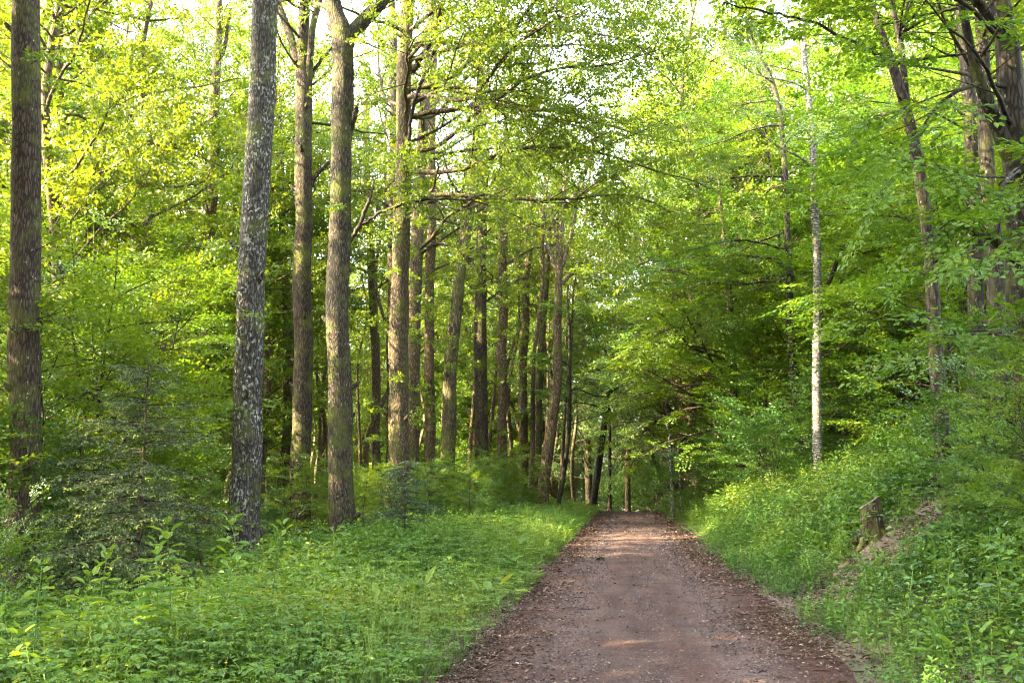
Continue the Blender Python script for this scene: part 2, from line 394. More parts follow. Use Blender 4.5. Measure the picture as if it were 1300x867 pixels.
class Geo:
    """collects tubes (wood) and leaves; build() gives ONE mesh object"""
    def __init__(self):
        self.v = []; self.f = []; self.rn = []; self.mi = []; self.sm = []; self.n = 0
    def add(self, v, f, rnd, mi, sm):
        self.v.append(v); self.f.append(f + self.n); self.n += len(v)
        self.rn.append(rnd); self.mi.append(np.full(len(f), mi)); self.sm.append(np.full(len(f), sm))
    def tube(self, pts, rad, sides=8, mi=0, rough=0.0, seed=0, cap=True):
        pts = np.asarray(pts, float); rad = np.asarray(rad, float)
        n = len(pts)
        t = np.gradient(pts, axis=0); t = norm(t)
        ref = np.array([1.0, 0.13, 0]) if abs(t[:, 2]).mean() > 0.6 else np.array([0.05, 0.1, 1.0])
        u = norm(np.cross(ref, t)); w_ = np.cross(t, u)
        a = np.arange(sides) * 2 * pi / sides
        R = np.repeat(rad[:, None], sides, 1)
        if rough > 0:
            hh = np.concatenate([[0], np.cumsum(np.linalg.norm(np.diff(pts, axis=0), axis=1))])
            A, H = np.meshgrid(a, hh)
            nz = vnoise(cos_(A) * 1.6 + 9, H * 0.9 + sin_(A) * 1.6, seed) + 0.5 * vnoise(cos_(A) * 4, H * 2.6 + sin_(A) * 4, seed + 1) - 0.75
            R = R * (1 + rough * nz)
        ring = pts[:, None, :] + R[..., None] * (np.cos(a)[None, :, None] * u[:, None, :] + np.sin(a)[None, :, None] * w_[:, None, :])
        v = ring.reshape(-1, 3)
        i = np.arange(n - 1)[:, None] * sides; j = np.arange(sides)[None, :]; j2 = (j + 1) % sides
        f = np.stack([i + j, i + j2, i + sides + j2, i + sides + j], -1).reshape(-1, 4)
        if cap:
            v = np.concatenate([v, pts[-1:] + t[-1:] * rad[-1] * 0.6])
            k = len(v) - 1; b = (n - 1) * sides
            c = np.stack([b + np.arange(sides), b + (np.arange(sides) + 1) % sides, np.full(sides, k), np.full(sides, k)], -1)
            # degenerate quads avoided: caps go in as triangles doubled through the ring midpoints
            self.add(v, f, np.full(len(f), 0.5), mi, True)
            self.tri(c[:, :3] + (self.n - len(v)), mi)
        else:
            self.add(v, f, np.full(len(f), 0.5), mi, True)
    def tri(self, f, mi):
        self.f.append(f); self.rn.append(np.full(len(f), 0.5)); self.mi.append(np.full(len(f), mi)); self.sm.append(np.full(len(f), True))
    def leaves(self, B, A, N, Ln, Wd, rnd, mi=1, oval=True, fold=0.12):
        """B base, A unit axis, N rough normal, lengths, widths"""
        A = norm(A); S = norm(np.cross(N, A)); Nn = np.cross(A, S)
        Ln = Ln[:, None]; Wd = Wd[:, None]
        h = fold * Wd
        if oval:
            v0 = B; v3 = B + A * Ln - Nn * Ln * 0.06
            v1 = B + A * Ln * 0.30 + S * Wd * 0.46 + Nn * h
            v2 = B + A * Ln * 0.68 + S * Wd * 0.40 + Nn * h
            v4 = B + A * Ln * 0.68 - S * Wd * 0.40 + Nn * h
            v5 = B + A * Ln * 0.30 - S * Wd * 0.46 + Nn * h
            v = np.stack([v0, v1, v2, v3, v4, v5], 1).reshape(-1, 3)
            i = np.arange(len(B))[:, None] * 6
            f = np.stack([i + [0, 3, 2, 1], i + [0, 5, 4, 3]], 1).reshape(-1, 4)
            self.add(v, f, np.repeat(rnd, 2), mi, False)
        else:
            v = np.stack([B, B + A * Ln * 0.45 + S * Wd * 0.5 + Nn * h, B + A * Ln, B + A * Ln * 0.45 - S * Wd * 0.5 + Nn * h], 1).reshape(-1, 3)
            i = np.arange(len(B))[:, None] * 4
            f = i + [0, 3, 2, 1]
            self.add(v, f, rnd, mi, False)
    def build(self, name, mats, parent=None, origin=(0, 0, 0)):
        v = np.concatenate(self.v) - np.asarray(origin)
        f4 = [i for i, f in enumerate(self.f) if f.shape[1] == 4]
        f3 = [i for i, f in enumerate(self.f) if f.shape[1] == 3]
        fl = []
        if f4: fl.append(np.concatenate([self.f[i] for i in f4]))
        if f3: fl.append(np.concatenate([self.f[i] for i in f3]))
        o = f4 + f3
        me = make_mesh(name, v, fl, mats, np.concatenate([self.rn[i] for i in o]), np.concatenate([self.mi[i] for i in o]), np.concatenate([self.sm[i] for i in o]))
        ob = bpy.data.objects.new(name, me)
        col.objects.link(ob)
        if parent is not None:
            ob.parent = parent
        return ob

def cos_(a): return np.cos(a)
def sin_(a): return np.sin(a)

def tag(o, label, cat, group=None, kind=None):
    if label: o['label'] = label
    if cat: o['category'] = cat
    if group: o['group'] = group
    if kind: o['kind'] = kind
    return o

def empty(name, loc):
    o = bpy.data.objects.new(name, None)
    o.empty_display_size = 0.3
    col.objects.link(o)
    o.location = [float(c) for c in loc]
    return o

def dup(root, loc, rz, s):
    c = root.copy(); col.objects.link(c)
    c.location = [float(k) for k in loc]; c.rotation_euler = (0, 0, rz); c.scale = (s, s, s)
    for ch in list(root.children):
        d = ch.copy(); col.objects.link(d); d.parent = c
    return c

# ---------------------------------------------------------------- sprays of leaves
def spray_template(rng, flat, nside=10, gap=0.085):
    B, A, N, S = [], [], [], []
    z = np.array([0, 0, 1.0])
    twigs = []
    def put(p, d, side):
        ang = side * rng.uniform(0.55, 1.0)
        ax = np.array([d[0] * cos(ang) - d[1] * sin(ang), d[0] * sin(ang) + d[1] * cos(ang), d[2] + rng.normal(0, 0.12) - 0.08])
        nn = z + rng.normal(0, flat, 3)
        if flat > 0.4:
            ax = ax + rng.normal(0, 0.5, 3)
        B.append(p + rng.normal(0, 0.008, 3)); A.append(ax); N.append(nn); S.append(rng.uniform(0.65, 1.2))
    def droop(x): return -0.13 * x * x
    main = []
    wob = rng.normal(0, 0.06)
    for x in np.linspace(0, 1, 6):
        main.append([x, wob * sin(3 * x), droop(x)])
    twigs.append(np.array(main))
    for i in range(nside):
        x = 0.08 + 0.88 * (i + rng.uniform(0, 0.6)) / nside
        side = 1 if i % 2 else -1
        a = side * rng.uniform(0.7, 1.05)
        l = (0.50 - 0.33 * x) * rng.uniform(0.65, 1.2)
        d = np.array([cos(a), sin(a), rng.normal(0, flat * 0.5)])
        p = np.array([x, wob * sin(3 * x), droop(x)])
        k = max(2, int(l / gap))
        for j in range(k):
            q = (j + 0.7) / k * l
            pp = p + d * q + np.array([0, 0, -0.25 * q * q])
            put(pp, d, 1 if j % 2 else -1)
        put(p + d * l + np.array([0, 0, -0.25 * l * l]), d, rng.uniform(-0.3, 0.3))
        twigs.append(np.array([p, p + d * l * 0.9]))
    for j in range(8):
        x = 0.15 + 0.85 * j / 8
        put(np.array([x, wob * sin(3 * x), droop(x)]), np.array([1, 0, -0.1]), 1 if j % 2 else -1)
    return dict(B=np.array(B), A=norm(np.array(A)), N=norm(np.array(N)), S=np.array(S), twigs=twigs)

_r = np.random.default_rng(7)
SPRAY = {'flat': [spray_template(_r, 0.28) for _ in range(7)],
         'clump': [spray_template(_r, 0.65, 9, 0.09) for _ in range(7)]}

def add_sprays(geo, rng, spots, kind, leaf, ratio=0.58, mi=1, oval=True, twigs=False, keep=1.0):
    """spots: list of (pos, dir, scale)"""
    if not spots: return
    T = SPRAY[kind]
    pos = np.array([s[0] for s in spots]); d = norm(np.array([s[1] for s in spots])); scl = np.array([s[2] for s in spots])
    pick = rng.integers(0, len(T), len(spots))
    up = np.array([0, 0, 1.0]) + rng.normal(0, 0.16 if kind == 'flat' else 0.5, (len(spots), 3))
    X = d; Y = norm(np.cross(up, X)); Z = np.cross(X, Y)
    R = np.stack([X, Y, Z], -1)
    for k, t in enumerate(T):
        m = np.where(pick == k)[0]
        if len(m) == 0: continue
        Rm = R[m]; sm = scl[m]
        B = (np.einsum('mij,nj->mni', Rm, t['B']) * sm[:, None, None] + pos[m][:, None, :]).reshape(-1, 3)
        A = np.einsum('mij,nj->mni', Rm, t['A']).reshape(-1, 3)
        N = np.einsum('mij,nj->mni', Rm, t['N']).reshape(-1, 3)
        n = len(B)
        A = A + rng.normal(0, 0.12, (n, 3)); N = N + rng.normal(0, 0.15, (n, 3))
        Ln = np.tile(t['S'], len(m)) * leaf * rng.uniform(0.85, 1.15, n)
        rnd = np.clip(np.repeat(rng.uniform(0.15, 0.75, len(m)), len(t['B'])) + rng.normal(0, 0.16, n), 0, 1)
        if keep < 1:
            q = rng.random(n) < keep
            B, A, N, Ln, rnd = B[q], A[q], N[q], Ln[q], rnd[q]
        geo.leaves(B, A, N, Ln, Ln * ratio, rnd, mi, oval)
        if twigs:
            for i in m:
                tw = t['twigs'][0] @ R[i].T * scl[i] + pos[i]
                geo.tube(tw, np.linspace(0.006, 0.002, len(tw)) * scl[i], 3, 0, cap=False)

# ---------------------------------------------------------------- branching
def rot_about(d, axis, a):
    axis = axis / np.linalg.norm(axis)
    return d * cos(a) + np.cross(axis, d) * sin(a) + axis * np.dot(axis, d) * (1 - cos(a))

def limb(rng, p, d, L, r, prm, lvl, out, leafy=True, first=0.25):
    n = max(4, int(L / 0.45) + 2)
    stp = L / (n - 1)
    pts = [np.array(p, float)]
    d = np.array(d, float); d /= np.linalg.norm(d)
    dirs = [d]
    for i in range(n - 1):
        d = d + rng.normal(0, prm['wig'], 3) + np.array([0, 0, prm['bend'][lvl]]) * stp
        d /= np.linalg.norm(d)
        pts.append(pts[-1] + d * stp); dirs.append(d)
    pts = np.array(pts)
    rad = r * (1 - 0.82 * np.linspace(0, 1, n) ** 0.9)
    out['tubes'].append((pts, rad, lvl))
    def at(f):
        x = f * (n - 1); i = min(int(x), n - 2)
        return pts[i] + (pts[i + 1] - pts[i]) * (x - i), dirs[i]
    if lvl < prm['maxlvl']:
        sp = prm['gap'][lvl]
        k = max(2, int(L * (1 - first) / sp))
        side = 1 if rng.random() < 0.5 else -1
        for i in range(k):
            f = first + (1 - first) * (i + rng.uniform(0.2, 0.8)) / k
            q, dd = at(min(f, 0.98))
            side = -side
            ax = np.array([0, 0, 1.0]) + rng.normal(0, prm['spread'], 3)
            nd = rot_about(dd, ax, side * rng.uniform(0.6, 1.1))
            nd[2] += rng.normal(0, prm['spread'] * 0.5)
            l2 = L * prm['ratio'] * (1.15 - 0.75 * f) * rng.uniform(0.6, 1.2)
            l2 = max(l2, 0.45)
            limb(rng, q, nd, l2, max(r * 0.38 * (1.1 - 0.7 * f), 0.006), prm, lvl + 1, out, leafy, 0.2)
        if leafy:
            out['spots'].append((pts[-1], dirs[-1], prm['spray'] * rng.uniform(0.7, 1.1)))
    elif leafy:
        k = max(1, int(L / prm['sgap']))
        side = 1
        for i in range(k):
            f = 0.25 + 0.7 * (i + 0.5) / k
            q, dd = at(f)
            side = -side
            nd = rot_about(dd, np.array([0, 0, 1.0]) + rng.normal(0, prm['spread'], 3), side * rng.uniform(0.4, 0.9))
            out['spots'].append((q, nd, prm['spray'] * rng.uniform(0.6, 1.05)))
        out['spots'].append((pts[-1], dirs[-1], prm['spray'] * rng.uniform(0.7, 1.1)))

BEECH = dict(wig=0.10, bend=(-0.06, -0.06, -0.06), maxlvl=1, gap=(0.42, 0.5), ratio=0.45, spread=0.2, sgap=0.45, spray=0.85)
OAK = dict(wig=0.14, bend=(0.05, 0.06, 0.0), maxlvl=1, gap=(0.65, 0.5), ratio=0.5, spread=0.5, sgap=0.5, spray=0.75)

OAKD = dict(OAK, bend=(-0.035, -0.02, 0.0), gap=(0.5, 0.5), sgap=0.42, spray=0.85, wig=0.11)
OAKF = dict(OAK, gap=(0.55, 0.5), sgap=0.45, spray=0.85)

def smooth_path(pts, n):
    """Catmull-Rom through the points"""
    pts = np.asarray(pts, float)
    if len(pts) == 2:
        return pts[0] + (pts[1] - pts[0]) * np.linspace(0, 1, n)[:, None]
    e = np.concatenate([[2 * pts[0] - pts[1]], pts, [2 * pts[-1] - pts[-2]]])
    m = len(pts) - 1
    u = np.linspace(0, m, n); i = np.minimum(u.astype(int), m - 1); f = (u - i)[:, None]
    a, b, c, d = e[i], e[i + 1], e[i + 2], e[i + 3]
    return 0.5 * (2 * b + (c - a) * f + (2 * a - 5 * b + 4 * c - d) * f ** 2 + (3 * b - a - 3 * c + d) * f ** 3)

# ---------------------------------------------------------------- setting: ground and track
def build_ground():
    s = np.unique(np.concatenate([np.linspace(-8, 12, 101), -8 - np.geomspace(0.4, 170, 45), 12 + np.geomspace(0.4, 170, 45)]))
    t = np.unique(np.concatenate([np.linspace(-12, 60, 241), 60 + np.geomspace(0.5, 480, 60)]))
    S, T = np.meshgrid(s, t)
    X, Y = xy(S, T)
    Z = g_st(S, T)
    v = np.stack([X, Y, Z], -1).reshape(-1, 3)
    ns, n_t = len(s), len(t)
    i = np.arange(n_t - 1)[:, None] * ns + np.arange(ns - 1)[None, :]
    f = np.stack([i, i + 1, i + ns + 1, i + ns], -1).reshape(-1, 4)
    me = make_mesh('forest_floor', v, [f], [M['soil']], smooth=np.ones(len(f)))
    o = bpy.data.objects.new('forest_floor', me); col.objects.link(o)
    tag(o, 'brown forest floor rising into a bank on the right', 'ground', kind='structure')
    # track
    t = np.concatenate([np.linspace(-12, 60, 480), 60 + np.geomspace(0.2, 80, 60)])
    k = np.linspace(-1, 1, 33)
    T, K = np.meshgrid(t, k, indexing='ij')
    wl = 1.62 + 0.30 * (vnoise(t * 0.55, t * 0, 11) - 0.5) + 0.14 * (vnoise(t * 2.3, t * 0, 12) - 0.5)
    wr = 1.62 + 0.30 * (vnoise(t * 0.55, t * 0, 13) - 0.5) + 0.14 * (vnoise(t * 2.3, t * 0, 14) - 0.5)
    S = np.where(K < 0, K * wl[:, None], K * wr[:, None])
    X, Y = xy(S, T)
    Z = g_st(S * 0, T) + 0.012 + 0.035 * (1 - (S / 1.7) ** 2).clip(0) + 0.018 * (vnoise(S * 1.7, T * 0.8, 21) - 0.5)
    Z -= 0.022 * np.exp(-((S - 0.10) / 0.16) ** 2) * (vnoise(S, T * 0.3, 4)) + 0.02 * np.exp(-((S + 0.75) / 0.25) ** 2) + 0.02 * np.exp(-((S - 0.85) / 0.25) ** 2)
    v = np.stack([X, Y, Z], -1).reshape(-1, 3)
    nk = len(k)
    i = np.arange(len(t) - 1)[:, None] * nk + np.arange(nk - 1)[None, :]
    f = np.stack([i, i + 1, i + nk + 1, i + nk], -1).reshape(-1, 4)
    uv = np.stack([S.ravel(), T.ravel()], -1)
    me = make_mesh('forest_track', v, [f], [M['path']], smooth=np.ones(len(f)), uv=uv)
    o = bpy.data.objects.new('forest_track', me); col.objects.link(o)
    tag(o, 'reddish brown gravel track running up to a low crest', 'path', kind='structure')
build_ground()

# ---------------------------------------------------------------- hero trees
HEROES = []      # (px at eye height, short phrase) used to describe the trees between them

def hero(name, label, cat, d, pts, bark, seed, H=None, limbs=(), limb_prm=None, n_auto=0, auto_from=0.5, auto_len=3.0, auto_el=(0.1, 0.7), auto_az=None, prm=OAK, kind='clump', leafm='oak_leaf', leaf=0.10, forks=(), bare=(), sides=20, rough=0.16, top_r=0.35, oval=True, twig='twig', short=None, group=None, keep=1.0, flare=0.45, extra_twigs=0, extra_range=(0.15, 0.6), spots_at=()):
    """trunk through the photograph's points (px, py, width px) at distance d; forks and bare branches as (px, py, width px, depth offset)"""
    rng = np.random.default_rng(seed)
    p3 = [P(a, b, d) for a, b, _ in pts]
    rad = [c * d / F / 2 for _, _, c in pts]
    # down to the ground
    dv = (p3[0] - p3[1]); dv = dv / np.linalg.norm(dv)
    base = p3[0].copy()
    gz = float(g(base[0], base[1]))
    if base[2] > gz:
        kz = (base[2] - gz) / max(-dv[2], 0.3)
        base = base + dv * kz
        base[2] = float(g(base[0], base[1]))
        p3 = [base] + p3; rad = [rad[0] * 1.08] + rad
    else:
        p3[0][2] = gz; base = p3[0].copy()
    p3[0] = base - np.array([0, 0, 0.12])
    topz = p3[-1][2]
    if H is not None and H > topz - base[2]:
        dv = norm(p3[-1] - p3[-2]); rem = H - (topz - base[2])
        q = p3[-1] + dv * rem * 0.5
        p3.append(q); rad.append(rad[-1] * 0.7)
        p3.append(q + np.array([dv[0] * 0.4, dv[1] * 0.4, 1.0]) * rem * 0.5); rad.append(rad[0] * 0.08)
    L = np.sum(np.linalg.norm(np.diff(np.array(p3), axis=0), axis=1))
    n = max(24, int(L / 0.22))
    path = smooth_path(p3, n)
    seg = np.linspace(0, 1, len(rad)); r = np.interp(np.linspace(0, 1, n), seg, rad)
    path[2:-1, :2] += (np.stack([vnoise(path[2:-1, 2] * 0.5, path[2:-1, 2] * 0, seed), vnoise(path[2:-1, 2] * 0.5, path[2:-1, 2] * 0, seed + 9)], -1) - 0.5) * 0.10
    hgt = path[:, 2] - base[2]
    r = r * (1 + flare * np.exp(-np.clip(hgt, 0, None) / 0.35))
    root = empty(name, base)
    tag(root, label, cat, group)
    tr = Geo(); tr.tube(path, r, sides, 0, rough, seed)
    # buttress roots at the foot
    for k in range(5):
        a = k * 2 * pi / 5 + rng.uniform(-0.4, 0.4)
        dirn = np.array([cos(a), sin(a), 0])
        q0 = base + dirn * r[1] * 0.45 + np.array([0, 0, 0.30]); q1 = base + dirn * r[1] * 1.25 + np.array([0, 0, 0.02]); q2 = base + dirn * r[1] * 1.9 + np.array([0, 0, -0.12])
        tr.tube(smooth_path([q0, q1, q2], 7), np.linspace(r[1] * 0.35, r[1] * 0.10, 7), 8, 0, 0.2, seed + k)
    # knots and branch collars
    for k in range(int(L / 2.2)):
        i = int(rng.uniform(0.12, 0.8) * n); a = rng.uniform(0, 2 * pi)
        dirn = np.array([cos(a), sin(a), 0.35])
        q = path[i] + dirn * r[i] * 0.75
        l = rng.uniform(0.05, 0.18) + r[i] * 0.3
        tr.tube(smooth_path([q, q + dirn * l * 0.5, q + (dirn + [0, 0, 0.3]) * l], 5), np.linspace(r[i] * 0.30, r[i] * 0.14, 5), 7, 0, 0.15, seed + k)
    cr = Geo()
    out = dict(tubes=[], spots=[])
    H_all = path[-1, 2] - base[2]
    def at_h(h):
        i = int(np.clip(np.searchsorted(path[:, 2] - base[2], h), 1, n - 2))
        return path[i], r[i]
    for k in range(n_auto):
        f = (k + rng.uniform(0, 0.9)) / n_auto
        h = H_all * (auto_from + (0.98 - auto_from) * f)
        q, rr = at_h(h)
        a = rng.uniform(0, 2 * pi) if auto_az is None else rng.uniform(*auto_az)
        el = rng.uniform(*auto_el)
        l = auto_len * (1.15 - 0.65 * f) * rng.uniform(0.7, 1.25)
        limb(rng, q, (cos(a) * cos(el), sin(a) * cos(el), sin(el)), l, min(rr * 0.45, 0.011 * l + 0.008), prm, 0, out)
    for (h, a, el, l) in limbs:
        q, rr = at_h(h)
        limb(rng, q, (cos(radians(a)) * cos(radians(el)), sin(radians(a)) * cos(radians(el)), sin(radians(el))), l, min(rr * 0.5, 0.008 * l + 0.01), limb_prm or prm, 0, out, True, 0.2)
    for k in range(extra_twigs):        # small leafy shoots straight out of the bark
        f = rng.uniform(*extra_range)
        q, rr = at_h(H_all * f)
        a = rng.uniform(0, 2 * pi)
        dd = np.array([cos(a), sin(a), rng.uniform(-0.1, 0.5)])
        l = rng.uniform(0.3, 1.0)
        out['tubes'].append((np.array([q + dd * rr * 0.7, q + dd * (rr + l * 0.5), q + dd * (rr + l)]), np.array([0.012, 0.008, 0.004]), 1))
        out['spots'].append((q + dd * (rr + l * 0.35), dd + rng.normal(0, 0.4, 3), rng.uniform(0.3, 0.6)))
        out['spots'].append((q + dd * (rr + l), dd + rng.normal(0, 0.3, 3), rng.uniform(0.35, 0.7)))
    tr_o = None
    for (pp, rr, lv) in out['tubes']:
        if lv == 0: tr.tube(pp, rr, 7, 0, 0.1, seed)
        else: cr.tube(pp, rr, 4, 0, cap=False)
    tr_o = tr.build('trunk', [bark], root, base)
    for fk in forks:                     # a big fork: a branch of its own
        fp = [P(a, b, d + e) for a, b, _, e in fk]
        fr = [c * d / F / 2 for _, _, c, _ in fk]
        dv = norm(fp[-1] - fp[-2])
        ext = fp[-1] + dv * 2.5 + np.array([0, 0, 1.0])
        fp2 = fp + [ext]; fr2 = fr + [fr[-1] * 0.5]
        nn = 26
        pth = smooth_path(fp2, nn); rr = np.interp(np.linspace(0, 1, nn), np.linspace(0, 1, len(fr2)), fr2)
        bg_ = Geo(); bg_.tube(pth, rr, 14, 0, 0.14, seed + 5)
        o2 = dict(tubes=[], spots=[])
        for k in range(4):
            i = int(rng.uniform(0.55, 0.98) * (nn - 1)); a = rng.uniform(0, 2 * pi)
            limb(rng, pth[i], (cos(a), sin(a), 0.5), rng.uniform(1.5, 3.0), 0.03, prm, 0, o2)
        for (pp, r_, lv) in o2['tubes']:
            (bg_ if lv == 0 else cr).tube(pp, r_, 5, 0, cap=False)
        out['spots'] += o2['spots']
        bg_.build('branch', [bark], root, base)
    for bb in bare:                      # thin twisting boughs seen in the photograph
        dots, leafy = bb
        fp = [P(a, b, d + e) for a, b, _, e in dots]
        fr = [c * d / F / 2 for _, _, c, _ in dots]
        nn = 6 * len(dots)
        pth = smooth_path(fp, nn)
        pth[1:] += rng.normal(0, 0.018, (nn - 1, 3))
        rr = np.interp(np.linspace(0, 1, nn), np.linspace(0, 1, len(fr)), fr)
        bg_ = Geo(); bg_.tube(pth, rr, 7, 0, 0.15, seed + 7)
        for k in range(3 + 2 * len(dots)):
            i = int(rng.uniform(0.3, 0.95) * (nn - 1))
            t_ = norm(pth[min(i + 1, nn - 1)] - pth[i - 1])
            nd = rot_about(t_, rng.normal(0, 1, 3), rng.uniform(0.5, 1.0))
            l = rng.uniform(0.4, 1.3)
            q = np.array([pth[i], pth[i] + nd * l * 0.5 + rng.normal(0, 0.05, 3), pth[i] + nd * l + rng.normal(0, 0.1, 3)])
            bg_.tube(q, np.array([0.010, 0.007, 0.004]), 4, 0, cap=False)
            if leafy > rng.random():
                out['spots'].append((q[-1], nd, rng.uniform(0.4, 0.8)))
                out['spots'].append((q[1], nd + rng.normal(0, 0.5, 3), rng.uniform(0.35, 0.7)))
        if leafy: out['spots'].append((pth[-1], norm(pth[-1] - pth[-3]), 0.7))
        bg_.build('branch', [M[twig] if bark is not M['bark_dark'] else bark], root, base)
    out['spots'] += [(P(a, b, d + e), np.array(dd, float), s_) for a, b, e, dd, s_ in spots_at]
    if out['spots']:
        add_sprays(cr, rng, out['spots'], kind, leaf, 0.6, 1, oval, twigs=d < 24, keep=keep)
        cr.build('crown', [M[twig], M[leafm]], root, base)
    if short:
        px, _ = to_px(P(pts[0][0], pts[0][1], d))
        HEROES.append((float(pts[min(1, len(pts) - 1)][0]), short))
    return root

b = M
R_ = (-0.6, 0.9)         # azimuth range towards the right/track
# left of the track, from the left edge
hero('oak_tree', 'straight dark brown trunk with mossy furrowed bark beside the left edge', 'tree', 17, [(30, 700, 39), (31, 430, 37), (31, 0, 35)], b['bark_brown'], 101, H=21, n_auto=16, auto_from=0.5, auto_len=4.0, extra_twigs=16, extra_range=(0.2, 0.55), leaf=0.095, short='dark furrowed trunk at the left edge')
hero('oak_tree', 'grey trunk thickly spotted with white lichen, standing over the small spruce', 'tree', 21, [(311, 690, 38), (318, 430, 36), (334, 0, 33)], b['bark_lichen'], 102, H=24, n_auto=16, auto_from=0.58, auto_len=4.2, extra_twigs=2, extra_range=(0.3, 0.5), short='white lichen spotted trunk', sides=24)
hero('oak_tree', 'thick mossy trunk dividing into a heavy right arm near the photo top', 'tree', 25, [(435, 680, 33), (431, 430, 29), (434, 200, 28), (436, 55, 29), (424, 0, 22)], b['bark_grey'], 103, H=24, n_auto=18, auto_from=0.55, auto_len=4.6, limbs=[(15.6, -25, 5, 8.0), (15.2, -55, 2, 8.0), (15.9, 5, 8, 8.5), (16.4, -40, 0, 8.5), (16.6, -10, 0, 9.0), (16, 25, 10, 8.0)], limb_prm=OAKD, extra_twigs=4, extra_range=(0.3, 0.5), short='thick trunk with the heavy right arm', sides=24,
     forks=[[(437, 60, 24, 0), (450, 38, 18, 0.1), (472, 14, 16, 0.2), (494, -10, 14, 0.3)]],
     bare=[([(441, 175, 9, 0), (452, 142, 7, -0.2), (453, 138, 5, -0.2)], 0.0), ([(428, 330, 8, 1.0), (455, 288, 6, 1.0), (470, 250, 5, 1.0), (474, 225, 3, 1.0)], 0.3), ([(456, 285, 5, 1.0), (490, 268, 4, 0.8), (530, 255, 4, 0.5), (590, 252, 3, 0), (648, 240, 2, -0.5)], 0.8)])
hero('oak_tree', 'mossy trunk splitting into three slim upright stems, behind the lichen spotted trunk', 'tree', 32, [(382, 668, 25), (384, 430, 23), (385, 250, 22), (386, 130, 22), (385, 0, 13)], b['bark_brown'], 104, H=25, n_auto=14, auto_from=0.55, auto_len=4.0, extra_twigs=6, extra_range=(0.25, 0.5), short='trunk with three upright stems',
     forks=[[(378, 80, 13, 0), (370, 50, 11, 0.1), (358, 18, 10, 0.3), (348, -12, 9, 0.4)], [(391, 110, 11, 0), (394, 70, 9, -0.2), (398, 30, 9, -0.3), (408, -10, 8, -0.3)]],
     bare=[([(391, 238, 8, 0), (404, 220, 6, 0), (420, 205, 4, 0)], 0.2), ([(391, 105, 5, 0), (405, 80, 5, 0), (422, 60, 3, 0)], 0.4)])
hero('oak_tree', 'tall moss brown trunk rising behind the small dark fir at the verge', 'tree', 30, [(503, 640, 27), (507, 430, 24), (512, 200, 21), (517, 0, 17)], b['bark_far'], 105, H=25, n_auto=13, auto_from=0.45, auto_len=4.8, extra_twigs=22, extra_range=(0.12, 0.5), short='tall trunk behind the small fir',
     limb_prm=OAKD, limbs=[(11.4, -25, 8, 10), (13.2, -15, 6, 10), (10.4, -38, 10, 9), (14, -20, 4, 11), (12, -5, 6, 9), (13.6, -48, 5, 9.5), (15, -30, 8, 9), (16, -45, 8, 8.0), (17, -70, 5, 9.0), (14, -10, 10, 7), (15.5, -25, 5, 8.0), (10.2, -50, 12, 6.5), (11.5, -20, 15, 6.5), (13, -75, 5, 7.0), (13.5, -35, 12, 7.5), (14.8, -60, 8, 7.0), (12.2, 10, 20, 5.5)],
     bare=[([(522, 95, 10, 0), (540, 65, 8, -0.5), (556, 30, 6, -1), (565, -5, 4, -1.5)], 0.6), ([(518, 190, 6, -0.3), (524, 140, 5, -0.5), (538, 95, 5, -0.8), (560, 45, 4, -1)], 0.3)])
hero('oak_tree', 'slimmer brown trunk close behind the tall trunk of the small fir', 'tree', 37, [(523, 600, 17), (527, 430, 16), (533, 220, 15), (549, 0, 12)], b['bark_far'], 106, H=24, n_auto=21, auto_from=0.42, auto_len=5.2, extra_twigs=20, extra_range=(0.1, 0.5), leaf=0.11, short='slim trunk behind it',
     bare=[([(528, 325, 4, 0), (560, 310, 4, -0.5), (600, 330, 3, -1.0)], 0.6)])
hero('oak_tree', 'narrow trunk with warm sun patches, right of the two brown trunks', 'tree', 42, [(546, 610, 14), (546, 430, 13), (548, 200, 12), (551, 60, 9)], b['bark_sunlit'], 107, H=23, n_auto=16, auto_from=0.45, auto_len=5.0, leaf=0.11, extra_twigs=24, extra_range=(0.1, 0.6), short='narrow sun patched trunk')
hero('oak_tree', 'mossy trunk leaning to the right, its foot left and its top right', 'tree', 40, [(566, 620, 19), (572, 470, 17), (580, 380, 15), (598, 245, 14), (606, 160, 10)], b['bark_moss'], 108, H=21, n_auto=16, auto_from=0.5, auto_len=5.2, leaf=0.11, short='mossy leaning trunk', extra_twigs=18, extra_range=(0.1, 0.6),
     bare=[([(600, 245, 6, 0), (570, 250, 5, -0.5), (540, 258, 4, -1.0)], 0.5)])
hero('oak_tree', 'dark sturdy trunk just right of the mossy leaning trunk', 'tree', 45, [(612, 625, 18), (611, 430, 16), (613, 230, 12)], b['bark_brown'], 109, H=23, n_auto=17, auto_from=0.4, auto_len=5.2, leaf=0.115, extra_twigs=22, extra_range=(0.08, 0.6), short='dark sturdy trunk right of it')
hero('oak_tree', 'pale slender trunk with orange lit foot, right of the dark sturdy trunk', 'tree', 48, [(638, 635, 13), (638, 430, 12), (640, 250, 10)], b['bark_sunlit'], 110, H=22, n_auto=15, auto_from=0.45, auto_len=4.6, leaf=0.115, extra_twigs=22, extra_range=(0.08, 0.6), short='pale slender trunk')
hero('oak_tree', 'straight narrow trunk left of the bare branched leaning tree', 'tree', 54, [(664, 590, 12), (665, 430, 11), (674, 250, 9)], b['bark_sunlit'], 111, H=22, n_auto=10, auto_from=0.5, auto_len=3.4, leaf=0.12, extra_twigs=18, extra_range=(0.08, 0.6), short='straight narrow trunk')
